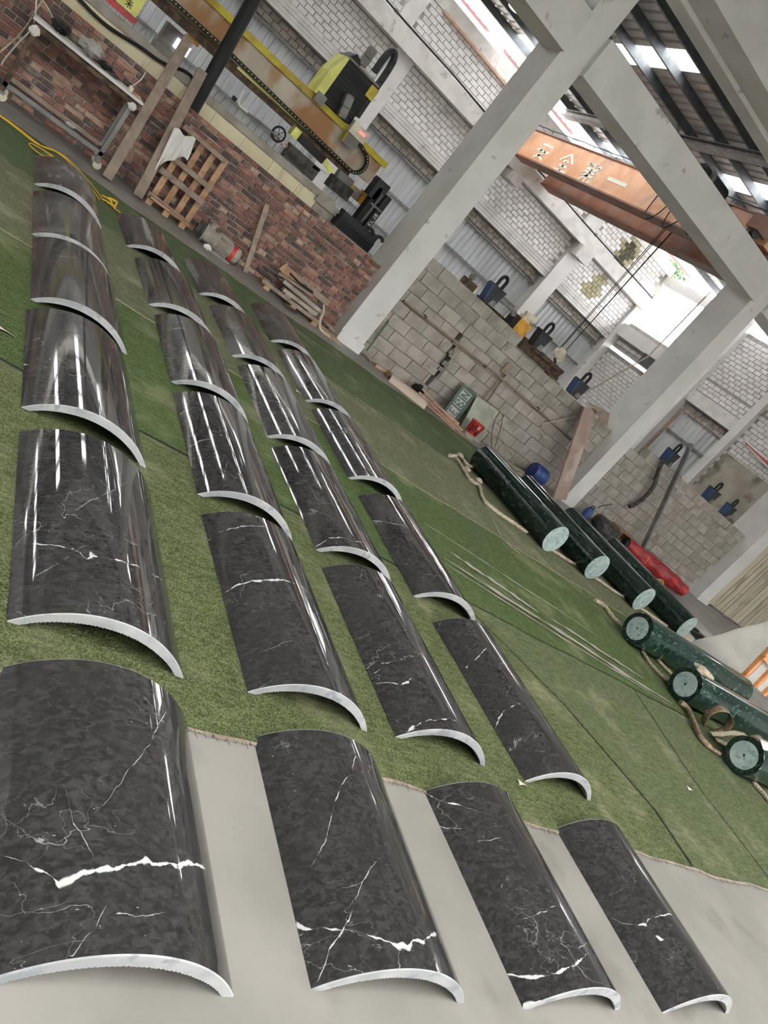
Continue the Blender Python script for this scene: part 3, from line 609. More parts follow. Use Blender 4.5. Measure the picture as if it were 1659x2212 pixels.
# the strong veins of the slabs, read off the photograph; half widths in millimetres
VP = {(0, 0): [(q1((10, 1225), (60, 1240), (150, 1262), (225, 1300), (300, 1345), (345, 1385), (430, 1350), (560, 1305), (700, 1290), (780, 1275), (860, 1250), (900, 1280), (940, 1285), (1000, 1258), (1050, 1275), (1110, 1260), (1150, 1270), (1200, 1285)), (2, 3, 1, 9, 8, 12, 9, 10, 10, 8, 14, 7, 9, 4, 14, 10, 8, 6)),
               (q1((530, 1000), (640, 890), (700, 800), (760, 710), (820, 650), (860, 590), (890, 550), (910, 490), (940, 440), (975, 375)), (2, 3, 3, 4, 4, 3, 4, 5, 7, 3)), (q1((375, 800), (400, 870), (430, 1030), (470, 1085), (520, 1180), (560, 1230)), (3, 2, 5, 4, 5, 2)), (q1((430, 1800), (500, 1700), (560, 1640), (600, 1560), (640, 1480), (670, 1440)), (4, 3, 4, 4, 4, 2)), (q1((700, 1555), (800, 1580), (900, 1572), (970, 1562)), (5, 2, 3, 2))],
      (0, 1): [(q2((490, 1280), (530, 1295), (570, 1305), (620, 1295), (690, 1305), (740, 1305), (850, 1325), (920, 1350), (1000, 1370), (1040, 1390), (1100, 1390), (1130, 1365), (1180, 1355), (1205, 1335), (1255, 1310)), (12, 9, 6, 3, 6, 3, 2, 6, 5, 10, 12, 8, 9, 8, 9)), (q2((610, 1590), (650, 1490), (670, 1420), (720, 1340), (780, 1260), (800, 1180), (850, 1040), (920, 920)), (5, 5, 6, 5, 6, 4, 5, 3)), (q2((570, 960), (640, 830), (680, 680), (700, 600), (730, 510), (790, 420), (810, 340)), (3, 5, 5, 6, 5, 4, 5)), (q2((740, 1068), (800, 1062), (850, 1040)), (2, 3, 2))],
      (0, 2): [(q3((235, 1515), (300, 1525), (400, 1530), (480, 1520), (530, 1495), (600, 1470), (640, 1440), (680, 1410)), (6, 6, 8, 7, 9, 6, 9, 7)), (q2((1180, 545), (1260, 570), (1340, 595), (1400, 610), (1480, 640), (1600, 680)), (4, 9, 8, 4, 2, 1)), (q2((1265, 725), (1320, 730), (1385, 733)), (5, 4, 3)), (q3((300, 1215), (350, 1205), (400, 1190), (450, 1170), (500, 1155)), (2, 3, 5, 4, 3)), (q3((330, 1690), (370, 1675), (410, 1655)), (12, 14, 9)), (q3((600, 1390), (640, 1375), (690, 1350)), (3, 4, 2)), (q3((80, 790), (110, 792), (150, 795), (200, 775)), (4, 2, 4, 3))],
      (0, 3): [(q3((800, 1210), (860, 1235), (920, 1245), (990, 1245), (1010, 1215), (1060, 1205), (1130, 1195)), (3, 3, 4, 11, 3, 5, 6)), (q3((1040, 1308), (1062, 1320), (1085, 1325)), (3, 13, 4)), (q3((720, 1110), (800, 1080), (890, 1040)), (1.5, 1.5, 1.5))],
      (1, 0): [(q4((110, 1075), (200, 1080), (300, 1080), (440, 1100), (520, 1115), (590, 1155), (625, 1180), (650, 1168), (700, 1170), (800, 1190), (880, 1200), (920, 1225), (980, 1238), (1060, 1285), (1110, 1310), (1160, 1330)), (3, 5, 7, 6, 7, 5, 6, 22, 9, 9, 7, 5, 7, 6, 8, 6)), (q4((100, 1450), (250, 1310), (420, 1220), (560, 1120), (640, 1080)), (3, 3, 4, 3, 2)), (q4((480, 870), (600, 800), (720, 735), (800, 700), (940, 620)), (2, 4, 4, 3, 3))],
      (1, 1): [(q5((385, 1310), (440, 1275), (500, 1245), (580, 1220), (650, 1218), (720, 1213), (790, 1215), (850, 1235), (920, 1265), (980, 1335)), (5, 5, 9, 8, 10, 9, 8, 6, 5, 4)), (q5((290, 960), (350, 905), (430, 885), (500, 870), (600, 862), (680, 870)), (6, 4, 6, 7, 6, 3)), (q5((550, 1700), (700, 1670), (770, 1630), (860, 1610)), (2, 3, 3, 2))],
      (1, 2): [(q6((490, 1597), (540, 1575), (580, 1545), (610, 1535), (680, 1535), (740, 1525), (785, 1542)), (4, 14, 8, 4, 7, 9, 4)), (q6((290, 1315), (400, 1315), (460, 1325), (500, 1300), (520, 1285)), (2, 6, 8, 9, 4)), (q6((255, 1225), (300, 1190)), (5, 4)), (q6((370, 1192), (410, 1180)), (5, 4)), (q6((460, 1170), (520, 1162)), (6, 3)), (q6((300, 1250), (335, 1230)), (5, 3))],
      (1, 3): [(q6((1005, 1580), (1050, 1500), (1080, 1460)), (6, 8, 7)), (q6((1115, 1452), (1140, 1440), (1165, 1432)), (6, 9, 4)), (q6((848, 1215), (870, 1175)), (8, 6)), (q6((900, 1170), (940, 1130), (970, 1100)), (6, 8, 5)), (q6((660, 1000), (690, 940)), (5, 6)), (q6((1090, 1390), (1105, 1330)), (4, 6))],
      (2, 0): [(q7((145, 1470), (240, 1475), (320, 1490)), (8, 6, 2)), (q7((430, 1525), (470, 1540), (530, 1545)), (2, 6, 4))],
      (2, 1): [(q5((95, 150), (150, 118), (240, 85)), (6, 5, 4)), (q5((185, 345), (250, 310), (350, 295)), (4, 5, 4))], (2, 2): [(q5((985, 1005), (1040, 975), (1090, 940), (1190, 940), (1230, 960), (1300, 970)), (6, 6, 8, 7, 5, 4))], (2, 3): [(q6((290, 345), (400, 360), (500, 382)), (7, 6, 3)), (q6((440, 602), (520, 605)), (4, 3))],
      (3, 0): [(q7((200, 695), (260, 660), (330, 640)), (3, 4, 2)), (q7((320, 760), (400, 765), (500, 778)), (3, 5, 3))], (3, 1): [(scale_pts(250, 450, 4.1475, ((410, 1110), (500, 1085), (620, 1075))), (5, 6, 5))], (3, 3): [(scale_pts(500, 600, 3.687, ((690, 1170), (780, 1185), (870, 1195))), (6, 5, 4))]}
def slab_uv(px, py, r, c):
    """where on the slab (across the arc, along its length) a pixel of the photograph falls"""
    x, y0, y1, xf = PX[c][r]; sag = .135 if c < 3 else .139; hw = .315; R_ = (hw * hw + sag * sag) / (2 * sag); z = sag - R_ + (0 if r == 0 else .0125); d = ray(px, py)
    cx = x + hw
    for _ in range(3):
        o = (EYE.x - cx, EYE.z - z); A = d.x ** 2 + d.z ** 2; B = 2 * (o[0] * d.x + o[1] * d.z); C_ = o[0] ** 2 + o[1] ** 2 - R_ * R_; t = (-B - math.sqrt(max(0, B * B - 4 * A * C_))) / (2 * A); p = EYE + d * t; cx = x + hw + (xf - x) * (p.y - y0) / (y1 - y0)
    a = math.asin(hw / R_); return (min(.999, max(.001, (math.atan2(p.x - cx, p.z - z) / a + 1) / 2)), (p.y - y0) / (y1 - y0))
VE = {}
for (r, c), L_ in VP.items():
    out = []
    for pts, wd in L_:
        q = sorted((*slab_uv(a, b, r, c), (w_ / 10) ** 1.55 * .0088 / (PX[c][r][2] - PX[c][r][1])) for (a, b), w_ in zip(pts, wd)); u_ = [q[0]]
        for k in q[1:]:
            if k[0] - u_[-1][0] > .004: u_.append(k)
        if len(u_) < 2: continue
        e0, e1 = max(0, u_[0][0] - .012), min(1, u_[-1][0] + .012)
        pp = [(0, max(0, min(1, u_[0][1])))] * (e0 > 0) + [(e0, u_[0][1])] + [(k[0], k[1]) for k in u_] + [(e1, u_[-1][1])] + [(1, u_[-1][1])] * (e1 < 1)
        ww = [0] * (e0 > 0) + [0] + [k[2] for k in u_] + [0] + [0] * (e1 < 1)
        out.append(([(a, max(.0, min(1, b))) for a, b in pp], ww))
    VE[(r, c)] = out
HOW = {(0, 0): 'with a broad white vein', (0, 1): 'white vein spots near its front end', (0, 2): 'with several jagged white veins', (0, 3): 'with one white fleck and thin vein',
       (1, 0): 'with a white bone-shaped vein', (1, 1): 'white vein straight across its middle', (1, 2): 'white vein fork at its front end', (1, 3): 'with broken white dashes of vein'}
for c in range(4):
    for r in range(6):
        x, y0, y1, xf = PX[c][r]; rot = math.atan2(x - xf, y1 - y0)
        mt = stone_mat('dark_marble', VE.get((r, c), []), c * 6 + r + 1, dark=(51, 50, 50) if r < 3 else (62, 61, 61), dusty=(0, 0, .05, .12, .3, .7)[r] if c == 0 else (0, 0, .03, .08, .2, .3)[r])  # rear rows made paler: haze of reflections painted into the stone colour
        lab = 'dark curved marble panel, %s column, %s row' % (cn[c], rn[r])
        if (r, c) in HOW: lab += ', ' + HOW[(r, c)]
        if (r, c) == (5, 0): lab += ', smeared with white'
        stone_panel(x, y0, y1, rot, 0.0 if r == 0 else .0125, lab, mt, sag=.135 if c < 3 else .139, rough=.005 if r < 2 else 0)
# ------------------------------------------------------------------ green marble columns
gm = D.materials.new('green_marble'); gm.use_nodes = True
def green(m, k1, k2, k3, p3):
    nt = m.node_tree; N, L = nt.nodes, nt.links; b = N['Principled BSDF']; tc = N.new('ShaderNodeTexCoord'); oi = N.new('ShaderNodeObjectInfo')
    ad = N.new('ShaderNodeVectorMath'); L.new(tc.outputs['Object'], ad.inputs[0]); sc = N.new('ShaderNodeVectorMath'); sc.operation = 'SCALE'; sc.inputs[0].default_value = (9, 5, 7); L.new(oi.outputs['Random'], sc.inputs['Scale']); L.new(sc.outputs[0], ad.inputs[1])
    mp = N.new('ShaderNodeMapping'); mp.inputs['Rotation'].default_value = (.3, .5, .6); mp.inputs['Scale'].default_value = (1, 3.5, 1.2); L.new(ad.outputs[0], mp.inputs[0])
    n = N.new('ShaderNodeTexNoise'); n.inputs['Scale'].default_value = 13; n.inputs['Detail'].default_value = 12; n.inputs['Distortion'].default_value = .7; L.new(mp.outputs[0], n.inputs[0])
    cr = N.new('ShaderNodeValToRGB'); L.new(n.outputs['Fac'], cr.inputs[0]); e = cr.color_ramp.elements
    e[0].position = .42; e[0].color = (*rgb(*k1), 1); e[1].position = p3; e[1].color = (*rgb(*k3), 1); k = e.new(.6); k.color = (*rgb(*k2), 1)
    L.new(cr.outputs[0], b.inputs['Base Color']); b.inputs['Roughness'].default_value = .09
green(gm, (17, 30, 26), (29, 47, 41), (112, 140, 130), .98)
gm2 = D.materials.new('green_marble_streaked_lit'); gm2.use_nodes = True; green(gm2, (24, 42, 37), (44, 70, 62), (140, 168, 158), .9)  # lighter copy for the front set: streaks, with bright reflections painted in
def marble_column(name_label, p, q, r, group):
    p, q = Vector(p), Vector(q); d = (q - p); L_ = d.length; ang = math.atan2(d.y, d.x)
    t = thing('marble_column', name_label, 'marble column', (p.x, p.y, .0125), ang, group)
    gm_ = gm2 if group.startswith('front') else gm
    m = MB(); c = Vector((0, 0, r)); m.tube([c + Vector((.004, 0, 0)), c + Vector((L_ - .004, 0, 0))], r, 56, caps=False); m.build('shaft', gm_, t, 60, local=True)
    for s, x0, x1 in ((-1, 0, .004), (1, L_, L_ - .004)):
        e = MB(); e.lathe([(r, 0), (r - .004, .004), (r * .72, .0045)], c + Vector((x1, 0, 0)), 56, (s, 0, 0)); e.build('polished_rim' if group.startswith('front') else 'sawn_rim', gm if group.startswith('front') else MT['gsawn'], t, local=True)
        e = MB(); e.lathe([(r * .72, .004), (r * .715, .006), (.012, .006), (.01, .002), (.0, .002)], c + Vector((x1, 0, 0)), 40, (s, 0, 0)); e.build('sawn_end', MT['gsawn'], t, local=True)
gA, gB = 'rear set of green columns pointing at the camera', 'front set of green columns lying crosswise'
marble_column('polished dark green marble column lying nearest the stone panels, left of the rear set', (7.215, 6.44, 0), (6.97, 8.2, 0), .192, gA)
marble_column('polished dark green marble column, second from the left in the rear set', (8.12, 6.41, 0), (7.95, 8.25, 0), .19, gA)
marble_column('polished dark green marble column, third of the rear set, beside the tyre', (9.26, 6.37, 0), (9.02, 8.2, 0), .19, gA)
marble_column('polished dark green marble column nearest the red bundle', (10.53, 6.4, 0), (10.22, 8.2, 0), .19, gA)
marble_column('polished green marble column lying crosswise, farthest of the front three', (7.52, 4.97, 0), (10.15, 5.02, 0), .186, gB)
marble_column('polished green marble column with a canvas rag on its end, middle of the front three', (7.55, 4.14, 0), (10.2, 4.2, 0), .182, gB)
marble_column('polished green marble column with white paper on it, nearest the camera', (7.48, 3.21, 0), (10.1, 3.3, 0), .182, gB)
# ------------------------------------------------------------------ lettering made of short bars: strokes in a unit square on the frame (o, u, v)
def glyph(name, strokes, o, u, v, w, mat, parent, depth=.004, label=None):
    o, u, v = Vector(o), Vector(u), Vector(v); n = u.cross(v).normalized(); m = MB()
    for st in strokes:
        for (a, b), (c, d) in zip(st, st[1:]): m.bar(o + u * a + v * b, o + u * c + v * d, w, depth, n.cross(u * (c - a) + v * (d - b)))
    return m.build(name, mat, parent, label=label)
G_AN = [[(.5, 1), (.5, .88)], [(.08, .68), (.08, .84), (.92, .84), (.92, .68)], [(.42, .68), (.24, .3), (.82, .02)], [(.68, .52), (.52, .26), (.12, .02)], [(.02, .48), (.98, .48)]]
G_QUAN = [[(.04, .56), (.5, 1), (.96, .56)], [(.3, .58), (.7, .58)], [(.24, .32), (.76, .32)], [(.06, .04), (.94, .04)], [(.5, .58), (.5, .04)]]
G_DI = [[(.22, 1), (.08, .82)], [(.15, .91), (.46, .91)], [(.3, .9), (.36, .79)], [(.64, 1), (.54, .82)], [(.6, .91), (.96, .91)], [(.76, .9), (.82, .79)], [(.14, .7), (.86, .7), (.86, .53), (.16, .53), (.14, .35), (.9, .35), (.86, .1), (.72, .1)], [(.5, .72), (.5, 0)], [(.46, .35), (.12, .05)]]
G_YI = [[(.05, .5), (.95, .5)]]
# ------------------------------------------------------------------ double girder crane
XC = 10.5
cr = thing('overhead_crane', 'orange double-girder overhead crane lettered with four white Chinese characters', 'crane', (11.3, 15, 5.2))
def girder(x, mt):
    g = MB().box((x, 11.14, 5.24), (x + .34, 19.56, 5.93)).box((x, 10.56, 5.5), (x + .34, 11.14, 5.93)).build('girder', MT[mt], cr)
    MB().box((x - .03, 11.14, 5.2), (x + .38, 19.56, 5.24)).build('bottom_flange', MT['orust'], g)
    MB().box((x - .03, 10.56, 5.93), (x + .38, 19.56, 5.955)).build('top_flange', MT['orust'], g)
    return g
g1 = girder(XC, 'orange')
for (px, py), g, nm in (((1174, 326), G_AN, 'letter'), ((1221, 352), G_QUAN, 'letter'), ((1273, 374), G_DI, 'letter'), ((1333, 393), G_YI, 'letter')):
    c = ox(px, py, XC - .004); h = .46; wd_ = .62 if g is not G_YI else .8
    glyph(nm, g, c + Vector((0, wd_ / 2, -h / 2)), (0, -wd_, 0), (0, 0, h), .085 if g is G_YI else .062, MT['white'], g1)
m = MB()
for k in range(9):
    y = 18.6 - k * .95; m.bar((XC + .02, y, 5.95), (XC + .02, y, 6.06), .015)
m.tube([(XC + .02, 19.5 - .45 * k, 6.06 + .012 * (k % 2)) for k in range(20)], .014, 6); m.build('cable_rail', MT['steel'], cr)
for pts in (((1432, 408), (1396, 455), (1394, 473), (1420, 462), (1452, 434)), ((1457, 442), (1434, 478), (1434, 492), (1460, 480), (1478, 468)), ((1488, 484), (1482, 502), (1492, 508), (1508, 502)), ((1420, 395), (1419, 402), (1424, 402)), ((1565, 452), (1578, 443), (1572, 460)), ((1603, 505), (1648, 470), (1622, 520))):
    MB().tube(spline([ox(a, b, XC - .03) for a, b in pts]), .012, 6).build('festoon_cable', MT['black'], cr)
girder(XC + 1.25, 'orust')
MB().box((10.2, 10.64, 5.6), (10.5, 10.94, 5.86)).box((10.84, 10.64, 5.6), (11.75, 10.94, 5.86)).box((12.09, 10.64, 5.6), (12.6, 10.94, 5.86)).build('end_truck', MT['orust'], cr)
for x in (10.35, 12.45): m = MB(); m.cyl((x, 10.74, 5.62), (x, 10.84, 5.62), .115, 20); m.build('wheel', MT['steel'], cr)
a = oy(1512, 368, 10.7); b = oy(1553, 425, 10.7); d = b - a
mo = MB().cyl(a + d * .32, b, .16, 16).build('motor', MT['black'], cr); MB().cyl(a + d * .22, a + d * .34, .175, 16).build('motor_flange', MT['hang'], mo); MB().cyl(a, a + d * .2, .13, 16).build('brake_drum', MT['black'], mo)
# hoist trolley, ropes, hook block
hk = on(1205, 768, 0, XC + .8); hx, hy, hz = hk
t = thing('hoist_trolley', 'dark hoist trolley sitting between the two crane girders', 'hoist', (hx, hy, 5.6))
MB().box((XC + .36, hy - .4, 5.97), (XC + 1.25, hy + .4, 6.06)).build('frame', MT['steel'], t); MB().cyl((XC + .4, hy, 6.2), (XC + 1.2, hy, 6.2), .16, 18).build('rope_drum', MT['iron'], t)
t = thing('hook_block', 'cream hook block with a dark hook hanging on four thin ropes', 'crane hook', (hx, hy, hz))
m = MB()
for dx, dy in ((-.1, 0), (-.03, .05), (.04, -.04), (.1, .03)): m2 = MB(); m2.tube([(hx + dx, hy + dy, hz + .1), (hx + dx * 1.3, hy + dy, 5.96)], .0085, 6); m2.build('rope', MT['black'], t)
m = MB(); m.lathe([(.02, -.06), (.11, -.055), (.135, -.03), (.135, .03), (.11, .055), (.02, .06)], (hx, hy, hz + .06), 20, (.5, 1, 0)); m.build('sheave', MT['plast'], t); m = MB(); m.lathe([(.02, -.03), (.1, -.03), (.1, .03), (.02, .03)], (hx + .08, hy, hz + .0), 18, (.5, 1, 0)); m.build('sheave', MT['plast'], t)
m = MB(); m.tube([(hx, hy, hz - .02), (hx, hy, hz - .12)] + [(hx + .09 * math.sin(q) , hy, hz - .2 + .09 * math.cos(q)) for q in [.2 + .35 * k for k in range(12)]], [.028, .03] + [.032 - .0014 * k for k in range(12)], 8); m.build('hook', MT['iron'], t)
# long pale strut rope from the wall top to the runway beam
one(MB().tube([oy(1262, 850, 11.0), oy(1400, 770, 10.9), oy(1535, 630, 10.8)], .013, 6), 'rope', 'thin pale rope stretched from the wall top up to the runway beam', 'rope', MT['rope'])
# high bay lamp
lc = Vector((7.1, 17, 6.62)); t = thing('high_bay_lamp', 'round white lamp hanging under the roof purlins', 'lamp', lc)
MB().lathe([(.05, .2), (.07, .1), (.16, 0), (.165, -.02)], lc, 20).build('shade', MT['hang'], t)
lm = D.materials.new('lit_lamp'); lm.use_nodes = True; bb = lm.node_tree.nodes['Principled BSDF']; bb.inputs['Base Color'].default_value = (1, .98, .9, 1); bb.inputs['Emission Color'].default_value = (1, .97, .88, 1); bb.inputs['Emission Strength'].default_value = 3
MB().lathe([(.158, 0), (.13, -.05), (.0, -.06)], lc, 20).build('lamp_glass', lm, t); MB().bar(lc + Vector((0, 0, .18)), (lc.x, lc.y, zr(17) - .15), .02).build('hanger', MT['steel'], t)
# fluorescent tubes on the right wall are gaps of daylight; cable on the ledge beam
t = one(MB().tube(spline([(3.5, YB - .26, 5.41), (5, YB - .28, 5.43), (6.4, YB - .3, 5.4), (8, YB - .26, 5.42), (9.4, YB - .33, 5.38), (12, YB - .27, 5.42), (14, YB - .3, 5.4), (17.6, YB - .28, 5.42)], 6), .022, 6), 'power_cable', 'dark cable running along the ledge of the far wall', 'cable', MT['black'])
m = MB()
for k, x in enumerate((8.2, 8.5, 8.8, 9.1, 11.3, 11.6)):
    m.prism([(x + rj(.05), YB - .345, 5.33), (x + .28, YB - .345, 5.2 + rj(.05)), (x + .34, YB - .345, 5.34)], (0, .02, 0))
# green leaves of a tree seen through the gap over the far right corner
TC = on(1463, 580, 1, 27)
t = thing('roadside_tree', 'green leafy treetop outside, seen through the gap in the far corner', 'tree', (TC.x, TC.y, 0))
MB().cyl((TC.x, TC.y, -.2), (TC.x, TC.y, TC.z), .16, 8, .1).build('trunk', MT['iron'], t); m = MB()
for k in range(220):
    c = TC + Vector((random.gauss(0, .25), random.gauss(0, .25), random.gauss(0, .3))); u = Vector((rj(1), rj(1), rj(1))).normalized() * .13; v = Vector((rj(1), rj(1), rj(1))).normalized() * .08; m.quad(c - u, c + v, c + u, c - v)
m.build('foliage', MT['leaf'], t)['kind'] = 'stuff'
# ------------------------------------------------------------------ bridge saw behind the brick wall
pl_ = struct(MB().box((-4, 12.0, 0), (4.5, 12.25, 1.36)), 'wall_machine_pit', MT['pale'])
for k in range(17):
    x = -4 + k * .5; MB().box((x + .004, 11.985, .02), (x + .496, 12.0, 1.355)).build('panel', MT['pale'], pl_)
MB().box((-4, 11.95, 1.36), (4.62, 12.3, 1.46)).build('rail_beam', MT['rail'], pl_)
struct(MB().box((4.35, 11.95, 0), (4.78, 15.5, 1.3)).box((4.3, 11.9, 1.3), (4.85, 15.5, 1.4)), 'machine_plinth', MT['rail'])
YG = 12.5
t = thing('bridge_saw', 'stone bridge saw with yellow-edged rusty grey beam behind the brick wall', 'stone saw', (2, YG, 1.4))
def gx(px, py): return oy(px, py, YG)
MB().box((-3, YG, 2.0), (5.05, YG + .3, 2.36)).build('beam', MT['gantry'], t)
MB().box((-3, YG - .05, 2.34), (5.1, YG + .36, 2.43)).build('top_flange', MT['yellow'], t)
MB().box((-3, YG - .03, 1.88), (4.7, YG + .3, 2.0)).build('lower_guide', MT['iron'], t)
MB().box((2.5, YG - .06, 1.965), (4.6, YG - .03, 2.0)).build('guide_strip', MT['lemon'], t)
ch = MB(); pts = [(1.0 + .09 * k, YG - .1, 2.02 - .012 * k) for k in range(40)]
u_ = [(4.62 + .17 * math.sin(q), YG - .1, 2.12 - .17 * math.cos(q) + .0) for q in [.4 + .28 * k for k in range(9)]]
chain = [(-1.5 + .062 * k, YG - .1, 2.05) for k in range(62)] + [(2.35 + .062 * k, YG - .1, 2.05 - .0022 * k) for k in range(37)]
arc = [(4.64 + .17 * math.sin(q), YG - .1, 2.135 - .17 * math.cos(q)) for q in [.2 + .26 * k for k in range(11)]] + [(4.5, YG - .1, 2.36), (4.36, YG - .12, 2.45)]
path = [Vector(p) for p in chain if p[0] < 4.62] + [Vector(p) for p in arc]
m = MB(); dots = MB()
for p, q in zip(path, path[1:]):
    d = (q - p); m.bar(p + d * .04, q - d * .04 + d.normalized() * .004, .07, .05, (0, 1, 0))
    n = Vector((0, -1, 0)); c = (p + q) / 2; 
    dots.lathe([(.009, 0), (.009, .002)], c + Vector((0, -.035, 0)), 6, (0, -1, 0))
cc = m.build('cable_chain', MT['black'], t); cc['kind'] = 'stuff'; dd = dots.build('chain_pins', MT['lemon'], cc); dd['kind'] = 'stuff'
# carriage with bellows, motors, cable loop
A, B_, C_, D_ = gx(752, 137), gx(797, 183), gx(757, 262), gx(698, 213)
A.z += .02
x0, x1, z0, z1 = 3.66, 4.12, 2.44, 3.1
m = MB()
for k in range(24):
    z = z0 + (z1 - z0) * k / 24; m.box((x0, YG - .1 - (.012 if k % 2 else 0), z), (x1 + .1, YG + .3, z + (z1 - z0) / 24))
m.build('bellows', MT['black'], t)['kind'] = 'stuff'
MB().prism([(x0 - .14, YG - .12, 2.44), (x0, YG - .12, 2.44), (x0, YG - .12, 3.12), (x0 - .05, YG - .12, 3.1), (x0 - .14, YG - .12, 2.8)], (0, .45, 0)).build('side_cover', MT['lemon'], t)
MB().box((x0 - .04, YG - .13, 3.1), (x1 + .12, YG + .32, 3.13)).build('cover_plate', MT['hang'], t)
m = MB(); m.prism([(x0 - .02, YG - .1, 3.13), (x0 + .2, YG - .1, 3.13), (x0 + .14, YG - .1, 3.2), (x0 + .06, YG - .1, 3.22)], (0, .4, 0)); m.build('cover_cap', MT['black'], t)
def servo(a, b, r, nm='servo_motor'):
    a, b = Vector(a), Vector(b); d = b - a; m = MB(); m.bar(a, a + d * .45, r * 2, r * 2).bar(a + d * .48, a + d * .94, r * 2.1, r * 2.1).bar(a + d * .95, b, r * 1.6, r * 1.6); return m.build(nm, MT['hang'], t)
servo(gx(728, 248) - Vector((0, .2, 0)), gx(748, 200) - Vector((0, .2, 0)), .06)
servo(gx(786, 143) + Vector((0, .1, 0)), gx(812, 106) + Vector((0, .1, 0)), .055)
MB().box((x1 + .02, YG - .12, 2.9), (x1 + .16, YG - .02, 3.08)).build('bracket', MT['yellow'], t)
MB().box((x0 - .1, YG - .16, 2.36), (x0 + .06, YG - .1, 2.5)).build('bolt_plate', MT['hang'], t)
lp = [gx(*p) for p in ((770, 252), (790, 222), (812, 190), (834, 158), (850, 130), (852, 113), (842, 112), (826, 130), (808, 156))]
m = MB(); sp = spline(lp, 5)
for p, q in zip(sp, sp[1:]): d = q - p; m.bar(p + d * .03, q - d * .02, .12, .07, (0, 1, 0))
m.build('cable_loop', MT['clampg'], t)['kind'] = 'stuff'
m = MB(); a = gx(768, 282); m.box((a.x - .16, YG - .22, a.z - .09), (a.x + .14, YG - .06, a.z + .09)); m.build('control_box', MT['plast'], t)
rl = D.materials.new('red_display'); rl.use_nodes = True; q_ = rl.node_tree.nodes['Principled BSDF']; q_.inputs['Base Color'].default_value = (.8, .05, .05, 1); q_.inputs['Emission Color'].default_value = (1, .1, .08, 1); q_.inputs['Emission Strength'].default_value = 2
MB().box((a.x - .02, YG - .225, a.z + .0), (a.x + .09, YG - .22, a.z + .035)).build('red_display', rl, t)
a = gx(753, 300); MB().box((a.x - .13, YG - .2, a.z - .1), (a.x + .1, YG - .08, a.z + .06)).build('switch_cover', MT['hang'], t); MB().box((a.x - .15, YG - .205, a.z - .1), (a.x - .13, YG - .08, a.z + .06)).build('cover_edge', MT['yellow'], t)
# spindle head and parts under the beam
YH = 12.35
def hx_(px, py): return oy(px, py, YH)
a, b = hx_(641, 290), hx_(698, 346); MB().bar(a, b, .12, .12).build('bellows_tube', MT['black'], t); MB().bar(a - (b - a) * .18, a + (b - a) * .04, .16, .14).build('tube_cap', MT['lemon'], t)
a, b = hx_(618, 322), hx_(680, 376); MB().bar(a, b, .2, .22).build('motor_housing', MT['rubber'], t)
for k in range(4): p = hx_(612 + 3 * k, 318 + k); m = MB(); m.tube(spline([p, p + Vector((-.06, 0, .05)), hx_(598, 316 - 2 * k)], 4), .008, 5); m.build('pink_wire' if k > 1 else 'white_wire', M('pink_sleeve', rgb(226, 170, 170), rough=.6) if k > 1 else MT['cloth'], t)
a, b = hx_(672, 356), hx_(706, 378); MB().bar(a, b, .2, .04).build('white_guard', MT['cloth'], t)
a = hx_(742, 402); MB().bar(hx_(712, 388), hx_(752, 420), .26, .2).build('head_casting', MT['rubber'], t); MB().bar(hx_(700, 345), hx_(716, 372), .06, .08).build('yellow_guard', MT['lemon'], t)
MB().bar(hx_(728, 374), hx_(758, 398), .14, .14).build('gear_cover', MT['hang'], t)
MB().box(tuple(hx_(757, 400) + Vector((-.05, -.05, -.05))), tuple(hx_(757, 400) + Vector((.05, .05, .04)))).build('yellow_block', MT['yellow'], t)
a = hx_(786, 430); MB().box((a.x - .1, YH - .1, a.z - .1), (a.x + .1, YH + .05, a.z + .1)).build('gear_box', MT['brass'], t); a = hx_(768, 418); MB().box((a.x - .1, YH - .05, a.z - .08), (a.x + .06, YH + .1, a.z + .08)).build('pump_box', MT['rail'], t)
# black end truck of the saw
YT = 11.75
def tx(px, py): return oy(px, py, YT)
a = tx(735, 457); b = tx(801, 552)
MB().box((4.7, YT, 1.2), (5.42, YT + .3, 1.37)).build('end_truck', MT['black'], t)
MB().box((4.72, YT - .02, 1.37), (5.4, YT + .2, 1.47)).build('guide_cover', MT['clampg'], t)
m = MB()
for k in range(15): m.lathe([(.008, 0), (.006, .006)], (4.76 + .044 * k, YT - .002, 1.352), 6, (0, -1, 0))
m.build('screws', MT['hang'], t)['kind'] = 'stuff'
c0 = tx(775, 492); c1_ = tx(834, 393)
MB().box((4.93, YT + .02, 1.47), (5.0, YT + .2, 2.06)).build('post', MT['black'], t); MB().box((5.0, YT + .1, 1.47), (5.1, YT + .16, 2.02)).build('bellows', MT['rubber'], t); MB().box((5.1, YT + .0, 1.47), (5.2, YT + .2, 2.04)).build('post', MT['clampg'], t)
MB().box((4.86, YT + .02, 1.86), (5.08, YT + .24, 2.16)).build('drive_housing', MT['clampg'], t); MB().bar((4.96, YT - .01, 1.8), (5.18, YT - .01, 1.8), .03).build('cross_rod', MT['hang'], t)
MB().tube([(5.02, YT - .01, 1.5), (5.03, YT - .01, 2.0)], .014, 6).build('lead_screw', MT['hang'], t)
m = MB(); 
for k in range(10): m.bar((5.16 + .035 * k, YT - .02, 1.49 + .025 * math.sin(k)), (5.19 + .035 * k, YT - .02, 1.49 + .025 * math.sin(k + 1)), .05, .05)
m.build('cable_chain', MT['rubber'], t)['kind'] = 'stuff'
